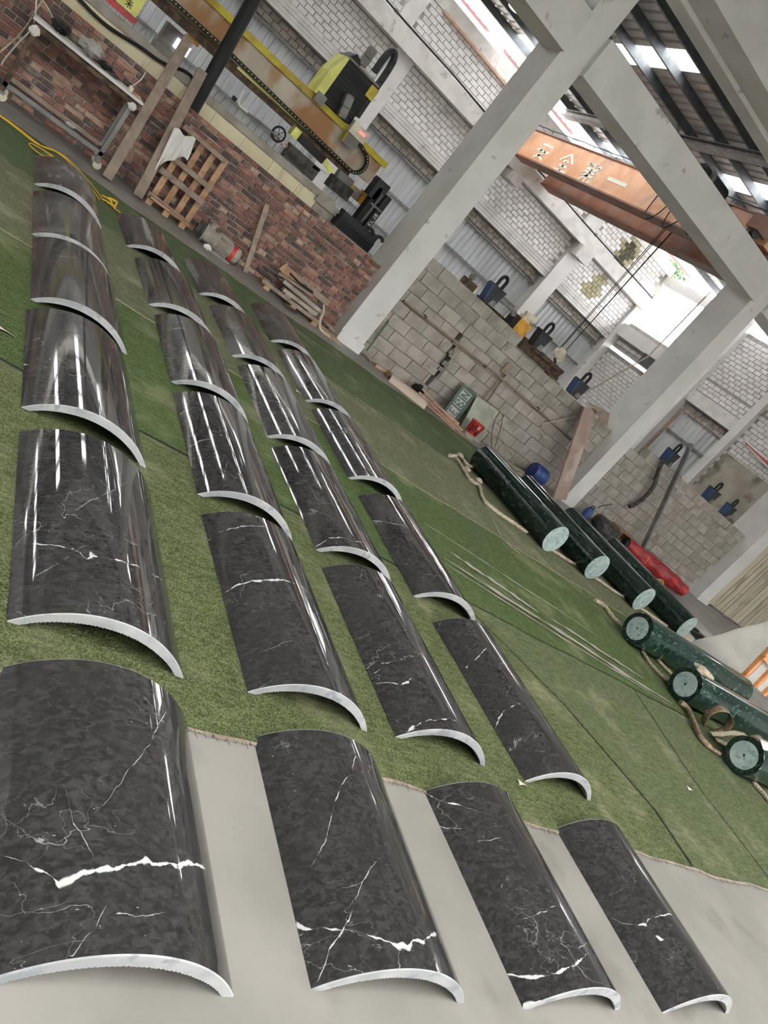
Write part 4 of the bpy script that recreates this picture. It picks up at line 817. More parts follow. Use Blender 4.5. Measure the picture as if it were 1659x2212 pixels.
GL = {'E': [[(.9, 0), (.1, 0), (.1, 1), (.9, 1)], [(.1, .5), (.8, .5)]], 'L': [[(.1, 1), (.1, 0), (.9, 0)]], 'J': [[(.8, 1), (.8, .1), (.5, 0), (.2, .15)]], 'B': [[(.1, 0), (.1, 1), (.7, 1), (.7, .55), (.1, .5)], [(.7, .52), (.85, .3), (.7, 0), (.1, 0)]]}
for k, g in enumerate('ELJB'): glyph('letter', GL[g], (5.175, YT - .003, 1.53 + .055 * k), (0, 0, .042), (-.05, 0, 0), .009, MT['white'], t, .003)
# yellow machine cover with a sign, cut by the top edge of the picture; controller, hose, tap
t = thing('saw_carriage_cover', 'yellow machine cover with black characters at the top edge of the picture', 'machine cover', oy(285, 10, 12.3))
c = oy(283, 2, 12.25); MB().box((c.x - .14, 12.25, c.z - .12), (c.x + .14, 12.38, c.z + .3)).build('cover', MT['lemon'], t)
glyph('letter', [[(.5, 1), (.5, 0)], [(.05, .55), (.95, .55)], [(.5, .55), (.1, .1)], [(.5, .55), (.9, .1)], [(.2, .95), (.35, .7)], [(.8, .95), (.65, .7)]], (c.x - .05, 12.246, c.z - .09), (.1, 0, 0), (0, 0, .1), .01, MT['black'], t)
glyph('letter', [[(.1, .9), (.9, .9)], [(.5, 1), (.5, 0)], [(.1, .1), (.9, .1)], [(.15, .5), (.85, .5)]], (c.x - .05, 12.246, c.z + .04), (.1, 0, 0), (0, 0, .1), .01, MT['black'], t)
MB().box((c.x - .3, 12.2, c.z - .2), (c.x + .16, 12.36, c.z - .13)).build('red_rail', MT['redp'], t)
t = thing('control_cabinet', 'grey control cabinet with a lit screen beyond the pit wall', 'control cabinet', oy(400, 110, 13.2))
c = oy(375, 90, 13.2); MB().box((c.x - .18, 13.2, c.z - .14), (c.x + .2, 13.5, c.z + .16)).build('cabinet', MT['hang'], t); MB().box((c.x - .2, 13.19, 0), (c.x + .22, 13.45, c.z - .14)).build('pedestal', MT['hang'], t)
sc = D.materials.new('lit_screen'); sc.use_nodes = True; q_ = sc.node_tree.nodes['Principled BSDF']; q_.inputs['Emission Color'].default_value = (.8, .8, 1, 1); q_.inputs['Emission Strength'].default_value = 2.2
c2 = oy(392, 102, 13.15); MB().box((c2.x - .1, 13.15, c2.z - .07), (c2.x + .12, 13.19, c2.z + .07)).build('screen', sc, t); MB().box((c2.x - .02, 13.14, c2.z + .0), (c2.x + .05, 13.15, c2.z + .05)).build('violet_button', M('violet_light', rgb(150, 120, 255), rough=.5), t)
MB().box((c.x + .1, 13.2, c.z + .16), (c.x + .3, 13.35, c.z + .36)).build('amber_box', MT['brass'], t)
one(MB().tube(spline([oy(*p, 11.93) for p in ((150, -30), (178, 5), (230, 55), (300, 100), (350, 135), (395, 152), (415, 168), (412, 185), (398, 215))], 5), .022, 8), 'water_hose', 'thick black hose sagging across the pale pit wall', 'hose', MT['black'])
m = MB(); t = thing('water_tap', 'white pipe with a tap rising above the pit wall rail', 'pipe', oy(520, 235, 12.15))
m.tube(spline([oy(*p, 12.15) for p in ((526, 195), (516, 216), (518, 228), (530, 238), (534, 243))], 4), .018, 8); m.build('pipe', MT['cloth'], t); MB().tube([oy(533, 243, 12.15), oy(560, 262, 12.15), oy(605, 300, 12.15)], .016, 8).build('pipe', MT['hang'], t); MB().box(tuple(oy(506, 213, 12.15) - Vector((.03, .03, .03))), tuple(oy(506, 213, 12.15) + Vector((.03, .03, .03)))).build('tap_handle', MT['black'], t)
w_ = oy(602, 290, 12.3); m = MB(); m.tube([w_ + Vector((.1 * math.cos(q), 0, .1 * math.sin(q))) for q in [k * math.pi / 9 for k in range(18)]], .016, 6, True); t = thing('hand_wheel', 'thin dark hand wheel with spokes above the pit rail', 'hand wheel', w_); m.build('rim', MT['black'], t)
for q in (0, 1.05, 2.1): MB().bar(w_ + Vector((.1 * math.cos(q), 0, .1 * math.sin(q))), w_ - Vector((.1 * math.cos(q), 0, .1 * math.sin(q))), .008).build('spoke', MT['black'], t)
one(MB().tube([Vector((2.22, 11.45, 0)), Vector((2.02, 11.45, 2.7)), Vector((1.8, 11.45, 5.8))], .088, 18), 'black_post', 'thick leaning black steel post behind the brick wall', 'post', MT['black'], 40)
# ------------------------------------------------------------------ things along the brick wall
def plank(nm, label, p, q, w, th, mat, cat='plank', group=None, side=None): return one(MB().bar(p, q, w, th, side), nm, label, cat, mat, group=group, base=p)
plank('plank', 'long grey plank leaning on the brick wall, left of the two', fl(230, 385, .02), oy(408, 82, 11.0), .115, .04, MT['wood'], side=(1, 0, 0))
plank('plank', 'grey plank leaning on the brick wall beside the white cloth', fl(297, 424, .02), oy(438, 152, 10.84), .12, .045, MT['wood'], side=(1, 0, 0))
plank('plank', 'narrow pale stick leaning on the brick wall right of the motor', fl(529, 588, .01), oy(577, 441, 10.83), .07, .03, MT['wood'], side=(1, 0, 0))
# work table
t = thing('work_table', 'steel-framed work table with a thin stone top, against the brick wall', 'table', (.82, 10.45, 0))
YF, YK = 10.3, 10.72
a, b = oy(82, 48, YF), oy(290, 212, YF); zt = .915
MB().box((.17, YF - .04, zt - .01), (1.46, YK, zt + .02)).build('table_top', MT['paint'], t)
MB().box((.2, YF, zt - .07), (1.42, YF + .05, zt - .01)).box((.2, YK - .08, zt - .07), (1.42, YK - .03, zt - .01)).build('apron', MT['iron'], t)
for x, mt in ((.25, 'iron'), (1.37, 'hang')):
    for y in (YF + .025, YK - .06): MB().box((x - .025, y - .025, .1), (x + .025, y + .025, zt - .07)).build('leg', MT[mt], t)
MB().box((.25, YF, .16), (1.37, YF + .05, .21)).build('rail', MT['hang'], t); MB().box((.25, YK - .09, .2), (1.37, YK - .04, .25)).build('rail', MT['wood'], t); MB().box((.22, YF, .16), (.27, YK - .04, .21)).box((1.35, YF, .16), (1.4, YK - .04, .21)).build('rail', MT['hang'], t)
for x in (.25, 1.37):
    for y in (YF + .025, YK - .06):
        m = MB(); m.lathe([(.012, -.016), (.05, -.016), (.052, 0), (.05, .016), (.012, .016)], (x + .03, y, .052), 16, (0, 1, 0)); w = m.build('caster', MT['plast'], t, 40); MB().box((x - .02, y - .024, .07), (x + .04, y + .024, .1)).build('fork', MT['hang'], w)
def rag(name, label, cat, c, r, mat, seed, flat=.6, cx=(1, 1)):
    m = MB(); rr = random.Random(seed); ph = [rr.random() * 6 for _ in range(5)]
    def f(i, j):
        a = 2 * math.pi * i; e = math.pi * j; k = 1 + .22 * math.sin(3 * a + ph[0]) * math.sin(e) + .15 * math.sin(5 * a + ph[1] + 4 * e) + .12 * math.sin(7 * e + ph[2] + 2 * a)
        return (c[0] + r * cx[0] * k * math.sin(e) * math.cos(a), c[1] + r * cx[1] * k * math.sin(e) * math.sin(a), c[2] + r * flat * (1 - math.cos(e) * k) * .75)
    m.grid(f, 18, 9); lo = min(p.z for p in m.v)
    for p in m.v: p.z += c[2] - lo
    return one(m, name, label, cat, mat, 70)
zt2 = zt + .022
rag('cloth_rag', 'black rag on the left end of the work table', 'rag', (.42, YF + .2, zt2), .1, MT['black'], 1, .7)
rag('plastic_bag', 'grey plastic bag standing in the middle of the work table', 'bag', (.78, YF + .22, zt2), .13, MT['tarp'], 2, .8)
rag('cloth_rag', 'dark rag lying beside the grey plastic bag on the table', 'rag', (.97, YF + .2, zt2), .09, MT['black'], 3, .5)
rag('cloth_rag', 'crumpled dark and white rag right of the middle of the table', 'rag', (1.08, YF + .2, zt2), .06, MT['rubber'], 4, .4)
one(MB().lathe([(.028, 0), (.03, .03), (.028, .06), (.02, .062)], (1.28, YF + .05, zt2), 14), 'tape_roll', 'small cream roll near the right end of the work table', 'tape roll', MT['plast'])
plank('wood_block', 'short tan wood block on the right end of the work table', (1.3, YF + .12, zt2 + .014), (1.42, YF + .14, zt2 + .014), .03, .026, MT['wood2'], 'wood block')
rag('cloth_rag', 'white rag hanging on the left leg of the work table', 'rag', (.24, YF - .035, .76), .05, MT['cloth'], 5, 1.3, (1, .5))
rag('cloth_rag', 'white rag tied round the right leg of the work table', 'rag', (1.38, YF - .035, .78), .045, MT['cloth'], 6, 1.2, (1, .5))
rag('cloth_rag', 'grey rag caught on the lower rail of the work table', 'rag', (.95, YF - .005, .212), .06, MT['tarp'], 8, .6, (1, .5))
# loose ropes at the left edge
one(MB().tube(spline([oy(*p, 10.6) for p in ((80, -20), (76, 30), (70, 60), (40, 92), (12, 125), (3, 140))], 6), .008, 6), 'wire', 'thin white wire hanging in a curve in front of the brick wall, inner one', 'wire', MT['cloth'])
one(MB().tube(spline([oy(*p, 10.62) for p in ((96, -5), (75, 25), (58, 55), (28, 88), (-15, 125))], 6), .01, 6), 'wire', 'beige wire hanging in front of the brick wall, outer one', 'wire', MT['rope'])
one(MB().tube(spline([oy(*p, 10.7) for p in ((93, 0), (105, 20), (118, 45), (140, 78), (180, 110))], 6), .006, 6), 'wire', 'thin white wire running down behind the black rag to the table', 'wire', MT['cloth'])
one(MB().tube(spline([oy(*p, 10.7) for p in ((315, 155), (306, 170), (292, 182), (283, 187))], 6), .007, 6), 'wire', 'short white wire curling up from the right end of the work table', 'wire', MT['cloth'])
# white cloth over the second plank
t = MB(); P4 = [oy(376, 276, 10.55), oy(422, 302, 10.6), oy(403, 349, 10.58), oy(330, 372, 10.5)]
def f(i, j):
    a = P4[0].lerp(P4[1], i); b = P4[3].lerp(P4[2], i); p = a.lerp(b, j)
    if j > 0: p = p + Vector((0, 0, .13 * math.sin(math.pi * i) * j))
    return p + Vector((0, -.035 * math.sin(i * 13 + j * 2) * (.3 + j), .02 * math.sin(9 * i)))
t.grid(f, 26, 14, (0, .003, 0)); one(t, 'white_cloth', 'white cloth hung over the leaning plank and the pallet', 'cloth', MT['cloth'], 60)
# pallet standing against the wall
t = thing('pallet', 'weathered wooden pallet standing against the brick wall', 'pallet', (2.4, 10.75, 0))
yy = lambda z: 10.62 + .12 * z
for x, mt in ((2.16, 'wood2'), (2.33, 'wood2'), (2.5, 'wood2'), (2.66, 'wood2')): MB().bar((x, yy(.1) + .05, .1), (x, yy(1.0) + .05, 1.0), .075, .03, (1, 0, 0)).build('slat', MT[mt], t)
for z, x0, x1, w in ((1.0, 2.02, 2.66, .06), (.62, 2.1, 2.7, .06), (.42, 2.05, 2.7, .07), (.09, 2.08, 2.68, .08)): MB().bar((x0, yy(z), z), (x1, yy(z), z - .02), .03, w, (0, 1, 0)).build('crosspiece', MT['wood'], t)
MB().bar((2.1, yy(0) - .12, .1), (2.66, yy(0) - .12, .085), .08, .03).build('deck_board', MT['wood2'], t)
for x in (2.08, 2.32, 2.56): MB().box((x, yy(0) - .14, 0), (x + .08, yy(0) - .04, .07)).build('block', MT['wood2'], t)
# electric motor with pump
a, b = Vector((2.74, 10.47, .135)), Vector((3.42, 10.38, .135)); d = (b - a).normalized(); L_ = (b - a).length
t = thing('electric_motor', 'dusty beige electric motor with cooling fins lying by the brick wall', 'motor', (3.05, 10.43, 0))
m = MB(); m.lathe([(.05, 0), (.05, .06), (.085, .07), (.085, .12)], a, 18, d); m.build('coupling', MT['rubber'], t, 40)
m = MB(); m.lathe([(.12, .1), (.125, .12), (.1, .13), (.105, .26), (.13, .29), (.13, .31)], a, 24, d); m.build('pump_housing', MT['rail'], t, 40)
m = MB(); m.lathe([(.105, .31), (.105, .52)], a, 24, d); mb_ = m.build('body', MT['rail'], t, 40)
u = d.cross(Vector((0, 0, 1)))
for k in range(26):
    q = 2 * math.pi * k / 26; r_ = u * math.cos(q) + Vector((0, 0, math.sin(q))); MB().bar(a + d * .32 + r_ * .115, a + d * .5 + r_ * .115, .028, .006, r_).build('fin', MT['rail'], mb_)
m = MB(); m.lathe([(.118, .52), (.118, .57)], a, 24, d); m.build('red_band', MT['redp'], t, 40); m = MB(); m.lathe([(.115, .57), (.11, .63), (.08, .655), (.0, .66)], a, 24, d); m.build('fan_cover', MT['rail'], t, 40)
MB().box((2.92, 10.3, 0), (3.3, 10.54, .03)).build('foot', MT['rail'], t); m = MB(); c = a + d * .17; m.lathe([(.05, 0), (.05, .16), (.07, .165), (.07, .185)], c, 16, (0, 0, 1)); m.build('outlet_flange', MT['rail'], t, 40)
rag('paper_scrap', 'white paper scrap stuck on the front of the motor', 'paper', (2.93, 10.22, .0), .05, MT['paper'], 11, .9, (1, .4))
# pile of planks by the first column
gp = 'planks in the dusty pile left of the first column'
specs = [((3.86, 10.5, .075), (4.86, 10.34, .075), .05, .05, 'long thin batten at the front of the dusty plank pile'), ((4.15, 10.45, .15), (4.75, 10.42, .14), .09, .05, 'thick mortar-splashed board low in the dusty plank pile'), ((4.12, 10.55, .23), (4.86, 10.5, .2), .1, .05, 'mortar-splashed board on top of the dusty plank pile'), ((4.02, 10.62, .27), (4.62, 10.6, .3), .08, .03, 'narrow grey batten at the back of the dusty plank pile'), ((4.1, 10.68, .2), (4.5, 10.66, .34), .09, .03, 'short broken board sticking up behind the dusty plank pile')]
for p, q, w, h, l in specs: plank('plank', l, p, q, w, h, MT['rail'] if 'mortar' in l else MT['wood'], group=gp)
for k, (x, y) in enumerate(((3.95, 10.48), (4.4, 10.43), (4.78, 10.38))): one(MB().hexa([(x - .05, y - .05, 0), (x + .05, y - .06, 0), (x + .05, y + .3, 0), (x - .05, y + .3, 0), (x - .04, y - .05, .05), (x + .045, y - .05, .05), (x + .045, y + .3, .05), (x - .04, y + .3, .05)]), 'wood_block', 'wooden bearer under the dusty plank pile, %s one' % ('left', 'middle', 'right')[k], 'wood block', MT['wood2'])
for k, x in enumerate((4.2, 4.62)): one(MB().box((x, 10.4, .1), (x + .1, 10.65, .125)) if k else MB().box((x, 10.4, .1), (x + .1, 10.65, .125)), 'wood_block', 'thin spacer inside the dusty plank pile, %s' % ('right of middle' if k else 'left of middle'), 'wood block', MT['wood'])
plank('board', 'long grey board leaning lengthwise on the brick wall above the plank pile', (4.08, 10.79, .36), (4.98, 10.79, .32), .02, .09, MT['wood'], 'board', side=(0, 1, 0))
one(MB().bar((4.06, 10.74, .37), (4.32, 10.72, .28), .13, .012, (0, 0, 1)), 'board', 'tan pointed offcut propped over the dusty plank pile', 'board', MT['wood2'])
m = MB(); m.tube(spline([(4.15, 10.58, .36), (4.35, 10.55, .335), (4.55, 10.6, .335), (4.6, 10.66, .33)], 6), .03, 8, flat=.4); one(m, 'hose', 'bent dark hose lying on the dusty plank pile', 'hose', MT['black'])
m = MB(); m.tube(spline([(4.8, 10.5, .3), (4.83, 10.42, .22), (4.82, 10.33, .12), (4.88, 10.26, .03), (5.05, 10.27, .02), (5.12, 10.3, .016)], 6), .026, 8, flat=.3); one(m, 'canvas_strap', 'pale canvas strap hanging over the right end of the plank pile', 'strap', MT['strap'])
for k, (p, q, l) in enumerate((((4.9, 10.42, .05), (5.24, 10.36, .03), 'thin stick lying between plank pile and first column, back one'), ((4.88, 10.32, .02), (5.28, 10.24, .02), 'thin stick lying between plank pile and first column, front one'), ((4.94, 10.5, .12), (5.16, 10.44, .09), 'short split stick on the right end of the plank pile'))): plank('stick', l, p, q, .03, .02, MT['wood2'], 'stick')
m = MB(); m.tube([(4.32 + .12 * math.cos(q), 10.24 + .07 * math.sin(q), .02) for q in [k * math.pi / 8 for k in range(16)]], .014, 6, True); one(m, 'hose_ring', 'pale ring of hose on the floor in front of the plank pile', 'hose', MT['rubber'])
# yellow cable across the far turf
for k, dx in enumerate((0, .05)):
    one(MB().tube(spline([fl(*p, .02) + Vector((dx, dx, -.003)) for p in ((-30, 232), (0, 250), (40, 280), (80, 310), (120, 326), (155, 355), (190, 395), (215, 430))], 6), .0065, 6), 'extension_cord', 'yellow cord crossing the far turf behind the leftmost panels, %s strand' % ('nearer' if k else 'farther'), 'cord', MT['cable'])
one(MB().tube(spline([fl(*p, .02) for p in ((115, 338), (95, 325), (68, 310), (64, 314), (90, 335), (112, 338))], 6), .006, 6), 'extension_cord', 'yellow cord loop beside the leftmost rearmost panel', 'cord', MT['cable'])
m = MB(); c0, c1_ = fl(222, 432, .02), fl(250, 452, .02)
for k in range(6): o = Vector((rj(.05), rj(.05), .012 * k)); m.tube(spline([c0 + o, c0.lerp(c1_, .3) + o + Vector((.04, 0, .01)), c0.lerp(c1_, .7) + o * .6, c1_ + o * .3 + Vector((rj(.05), rj(.04), 0))], 4), .0065, 6)
one(m, 'extension_cord', 'bunched yellow cord by the second column rearmost panel', 'cord', MT['cable'])
# ------------------------------------------------------------------ things along the grey block wall
m = MB(); t = thing('conduit', 'thin pale conduit fixed along the grey block wall', 'pipe', (8.5, 10.8, 1.04))
cp = [(5.93, 10.8, 1.035), (7.4, 10.8, 1.05), (8.5, 10.8, 1.06), (9.9, 10.8, 1.03), (11.0, 10.8, 1.0)]
MB().tube(spline(cp, 6), .016, 8).build('pipe', MT['wood'], t)
for x in (6.4, 7.9, 9.4, 10.6): MB().box((x - .02, 10.785, 1.02), (x + .02, 10.85, 1.075)).build('clip', MT['iron'], t)
one(MB().tube([oy(792, 758, 10.7), oy(840, 693, 10.83)], .014, 8), 'green_rod', 'thin green rod leaning in the corner beside the first column', 'rod', MT['greenp'])
rag('rubble_lump', 'small pale lump at the foot of the green rod', 'rubble', (6.02, 10.66, 0), .06, MT['rail'], 21)
# damage: crack opened in the wall below the missing block
for k, (px, py, s) in enumerate(((985, 740, .07), (975, 760, .06), (962, 785, .07), (952, 797, .06))):
    c = oy(px, py, 10.83); one(MB().hexa([(c.x - s, 10.8, c.z - s * .6), (c.x + s * .8, 10.79, c.z - s * .7), (c.x + s, 10.9, c.z - s * .5), (c.x - s, 10.9, c.z - s * .5), (c.x - s * .7, 10.82, c.z + s * .5), (c.x + s * .5, 10.8, c.z + s * .7), (c.x + s * .6, 10.9, c.z + s * .6), (c.x - s * .6, 10.9, c.z + s * .5)]), 'broken_block', 'broken piece of block in the wall crack, %s from the top' % ('first', 'second', 'third', 'lowest')[k], 'rubble', MT['blockm'], group='broken pieces in the wall crack')
rag('black_rag', 'dark rag lying against the wall below the crack', 'rag', (7.12, 10.72, 0), .1, MT['black'], 22, 1.0)
plank('plank', 'long pinkish plank on the floor along the grey wall', (6.1, 10.56, .03), (8.0, 10.66, .03), .07, .05, MT['pinkw'])
plank('plank', 'short tan batten between first column and curved shell', fl(820, 775, .02) + Vector((0, -.1, 0)), fl(862, 806, .02), .05, .03, MT['wood2'])
one(MB().box((6.3, 10.36, 0), (6.42, 10.5, .09)), 'wood_block', 'small wooden block at the left end of the curved shell', 'wood block', MT['wood2'])
# half-round cream shell on the floor
def half_shell(nm, label, p, q, r, th, mat):
    p, q = Vector(p), Vector(q); d = (q - p); L_ = d.length; d.normalize(); u = Vector((-d.y, d.x, 0)); m = MB(); n = 16
    def f(i, j): a = math.pi * (.08 + .84 * i); return p + d * (L_ * j) + u * (r * math.cos(a)) + Vector((0, 0, r * math.sin(a) - r * math.sin(math.pi * .08)))
    def g(i, j): a = math.pi * (.08 + .84 * i); rr = r - th; return p + d * (L_ * j) + u * (rr * math.cos(a)) + Vector((0, 0, rr * math.sin(a) - r * math.sin(math.pi * .08)))
    m.grid(f, n, 2); m.grid(lambda i, j: g(1 - i, j), n, 2)
    for j in (0, 1): m.grid(lambda i, k: (f(i, j) if k < .5 else g(i, j)) if j else (g(i, j) if k < .5 else f(i, j)), n, 1)
    lo = min(v.z for v in m.v)
    for v in m.v: v.z -= lo
    return one(m, nm, label, 'shell', mat, 50)
half_shell('curved_shell', 'cream half-round stone shell lying by the grey wall', (6.27, 10.28, 0), (6.95, 10.06, 0), .14, .02, M('cream_stone', rgb(196, 180, 164), rgb(184, 168, 152), 4, .7))
gs = 'tan battens in a heap before the green board'
for k, (p, q, l) in enumerate((((7.05, 10.55, .16), (7.95, 10.2, .05), 'uppermost batten of the tan heap by the green board'), ((6.98, 10.45, .1), (7.9, 10.05, .02), 'middle batten of the tan heap by the green board'), ((7.0, 10.36, .05), (7.65, 9.98, .02), 'front batten of the tan heap by the green board'), ((7.15, 10.6, .06), (8.0, 10.34, .03), 'rear batten of the tan heap by the green board'), ((7.2, 10.3, .135), (7.75, 10.12, .11), 'short batten on top of the tan heap by the green board'))): plank('batten', l, p, q, .045, .03, MT['pinkw'], 'batten', gs)
# green sign board on its side
t = thing('sign_board', 'green board with white lettered boxes, standing on its side against the wall', 'sign', (7.85, 10.65, 0))
q0, q1, q2 = oy(958, 884, 10.5), oy(1000, 842, 10.72), oy(1021, 852, 10.72)
o = Vector((7.62, 10.5, .02)); vv = Vector((.1, .2, .6)); uu = Vector((.34, -.02, -.02)); nn = uu.cross(vv).normalized()
m = MB(); m.hexa([o, o + uu, o + uu - nn * .02, o - nn * .02, o + vv, o + vv + uu, o + vv + uu - nn * .02, o + vv - nn * .02]); m.build('board', MT['signg'], t)
for k, s in enumerate(([[(.2, .1), (.2, .9)], [(.2, .9), (.8, .1)], [(.8, .1), (.8, .9)]], [[(.2, .1), (.2, .9), (.7, .9), (.8, .7), (.2, .5)], [(.2, .5), (.85, .3), (.7, .1), (.2, .1)]], [[(.3, .9), (.3, .1)], [(.3, .85), (.8, .85)], [(.3, .5), (.7, .5)], [(.3, .1), (.8, .1)]])):
    p = o + vv * (.68 - .27 * k) + uu * .16 + nn * .002; u2 = vv * .24; v2 = -uu * .62; b = MB(); p2 = p + uu * .62
    b.hexa([p, p + uu * .62, p + uu * .62 + nn * .004, p + nn * .004, p + vv * .22, p + vv * .22 + uu * .62, p + vv * .22 + uu * .62 + nn * .004, p + vv * .22 + nn * .004]); pb = b.build('letter_box', MT['sawn'], t)
    glyph('letter', s, p2 + nn * .006, vv * .22, -uu * .62, .022, MT['signg'], pb, .003)
# dusty glass sheets
for k, (x, y, h, w, l) in enumerate(((8.06, 10.42, .58, .5, 'front sheet of dusty glass leaning behind the red bucket'), (8.13, 10.52, .6, .52, 'rear sheet of dusty glass leaning behind the red bucket'))):
    m = MB(); o = Vector((x, y, .0)); vv = Vector((-.02, .2 - .04 * k, h)); uu = Vector((w, -.02, 0)); m.hexa([o, o + uu, o + uu + Vector((0, .012, 0)), o + Vector((0, .012, 0)), o + vv, o + vv + uu, o + vv + uu + Vector((0, .012, 0)), o + vv + Vector((0, .012, 0))]); one(m, 'glass_sheet', l, 'glass sheet', MT['glass'], base=o)
# red bucket
c = fl(1012, 948) + Vector((.03, .1, 0)); t = thing('paint_bucket', 'red paint bucket with black lettering, grey with dust at its foot', 'bucket', c)
m = MB(); m.lathe([(.105, 0), (.112, .08)], c, 28); m.build('dusty_foot', MT['rail'], t, 40); m = MB(); m.lathe([(.112, .08), (.128, .28), (.13, .285)], c, 28); m.build('body', MT['redp'], t, 40); m = MB(); m.lathe([(.134, .28), (.134, .3), (.126, .3), (.118, .29), (.1, .1), (.0, .1)], c, 28); m.build('rim', MT['redp'], t, 40)
def wrap(strokes, ang0, dang, z0, dz, w, mat, nm='letter'):
    m = MB()
    for st in strokes:
        for (a, b), (e, f_) in zip(st, st[1:]):
            P_ = lambda s, v: c + Vector(((.115 + .016 * (z0 + dz * v - .08) / .2 + .002) * math.cos(ang0 + dang * s), (.115 + .016 * (z0 + dz * v - .08) / .2 + .002) * math.sin(ang0 + dang * s), z0 + dz * v)); p, q = P_(a, b), P_(e, f_); m.bar(p, q, w, .003, Vector((math.cos(ang0 + dang * .5), math.sin(ang0 + dang * .5), 0)).cross(q - p))
    return m.build(nm, mat, t)
fa = math.atan2(-c.y, -c.x)
wrap([[(.1, .9), (.9, .9)], [(.5, 1), (.5, 0)], [(.2, .5), (.8, .5)], [(.1, .05), (.9, .05)]], fa - .55, .4, .12, .1, .012, MT['black']); wrap([[(.1, 1), (.1, 0), (.9, 0), (.9, 1), (.1, 1)], [(.1, .5), (.9, .5)]], fa - .1, .35, .15, .09, .01, MT['black']); wrap([[(.0, .2), (.5, .9), (1, .2)], [(.2, .6), (.8, 0)]], fa + .4, .5, .1, .1, .016, MT['black']); wrap([[(.1, .9), (.5, 1), (.9, .9), (.9, .2), (.5, 0), (.1, .2), (.1, .9)]], fa + .3, .3, .22, .05, .012, MT['white'])
# spade leaning on the wall
t = thing('spade', 'old spade leaning upside down on the grey wall, blade up', 'spade', (8.3, 10.76, 0))
a, b = Vector((8.32, 10.76, .02)), oy(1090, 805, 10.81); MB().tube([a, b], .015, 8).build('handle', MT['wood'], t); d = (b - a).normalized(); s = Vector((0, -1, 0)).cross(d).normalized(); m = MB(); m.grid(lambda i, j: b + d * (.2 * j - .02) + s * (.16 * (i - .5) * (1 - .2 * j)) + Vector((0, -.02 * math.sin(math.pi * i), 0)), 6, 4, (0, .004, 0)); m.build('blade', MT['wood'], t)
plank('stick', 'second thin stick crossing the spade on the wall', (8.5, 10.8, .02), oy(1100, 800, 10.83), .025, .02, MT['wood'], 'stick')
# slings by the wall
def strap(name, label, pts, w, mat, side=(1, 0, 0), cat='strap', n=6):
    """a flat webbing band along the points; side = rough direction of its width"""
    sp = spline(pts, n); m = MB(); K = len(sp) - 1; sd = Vector(side)
    def f(i, j):
        k = round(i * K); d = (sp[min(k + 1, K)] - sp[max(k - 1, 0)]).normalized(); u = sd - d * sd.dot(d); u = u.normalized() if u.length > .05 else Vector((0, 0, 1)); return sp[k] + u * (w * 2 * (j - .5)) + d.cross(u) * (.004 * math.sin(k * .9 + j * 3))
    m.grid(f, K, 4)
    q = [Vector(p) for p in m.v]; m2 = MB(); m2.v = q; m2.f = m.f
    o = one(m2, name, label, cat, mat, 60); s = o.modifiers.new('thickness', 'SOLIDIFY'); s.thickness = .006; s.offset = 0; return o
strap('canvas_sling', 'beige canvas sling looped upright against the glass sheets', [oy(1064, 985, 10.3), oy(1062, 950, 10.32), oy(1066, 918, 10.34), oy(1078, 893, 10.36), oy(1086, 897, 10.36), oy(1082, 925, 10.34), oy(1074, 950, 10.32), oy(1078, 975, 10.3)], .03, MT['strap'], (.3, 1, 0))
strap('canvas_sling', 'beige canvas sling lying in a long loop behind the first green column', [oy(1070, 965, 10.2), oy(1078, 945, 10.2), oy(1096, 965, 10.15), oy(1108, 990, 10.05), oy(1104, 1000, 10.0), oy(1085, 985, 10.1), oy(1070, 970, 10.2)], .03, MT['strap'], (.3, 1, 0))
strap('canvas_sling', 'crumpled beige sling at the rear ends of the first two green columns', [fl(1098, 1000, .1), fl(1112, 1010, .12), fl(1130, 1018, .1), fl(1118, 1022, .06), fl(1106, 1010, .05), fl(1128, 1030, .03)], .035, MT['strap'], (.4, 1, 0))
# blue drum lying
a, b = Vector((9.92, 10.42, .17)), Vector((10.25, 10.4, .17)); d = (b - a).normalized(); t = thing('blue_drum', 'dusty blue plastic drum lying beside the leaning slab', 'drum', (10.1, 10.41, 0))
m = MB(); m.lathe([(.0, 0), (.145, .0), (.165, .03), (.168, .1), (.16, .11), (.16, .13), (.168, .14), (.168, .3), (.15, .335), (.05, .34)], a, 24, d); m.build('body', MT['blue'], t, 40); MB().lathe([(.03, .335), (.03, .37), (.0, .37)], a, 12, d).build('cap', MT['black'], t)
# wide slab leaning by the second column, cardboard on top
p0, p1 = Vector((10.78, 10.22, 0)), oy(1275, 882, 10.6); t = MB(); ax = (p1 - p0); sd = Vector((1, .1, 0)); sd = (sd - ax * (sd.dot(ax) / ax.length_squared)).normalized()
one(t.bar(p0 + ax.normalized() * .05, p1, .36, .035, sd), 'leaning_slab', 'wide brownish slab leaning against the second column', 'slab', M('brown_slab', rgb(158, 138, 126), rgb(140, 120, 110), 3, .85, c3=rgb(170, 156, 146), s3=2), base=p0)
m = MB(); cpts = [oy(1268, 868, 10.5), oy(1300, 882, 10.5), oy(1317, 893, 10.48), oy(1312, 922, 10.5), oy(1295, 910, 10.52), oy(1288, 888, 10.52)]
m.prism(cpts, (0, .012, 0)); one(m, 'cardboard', 'folded grey cardboard hanging over the top of the leaning slab', 'cardboard', MT['wood'])
one(MB().tube([oy(1244, 900, 10.76), oy(1163, 918, 10.76), oy(1165, 930, 10.76), oy(1191, 966, 10.76)], .012, 6), 'bent_rod', 'thin bent white rod on the grey wall left of the leaning slab', 'rod', MT['rope'])
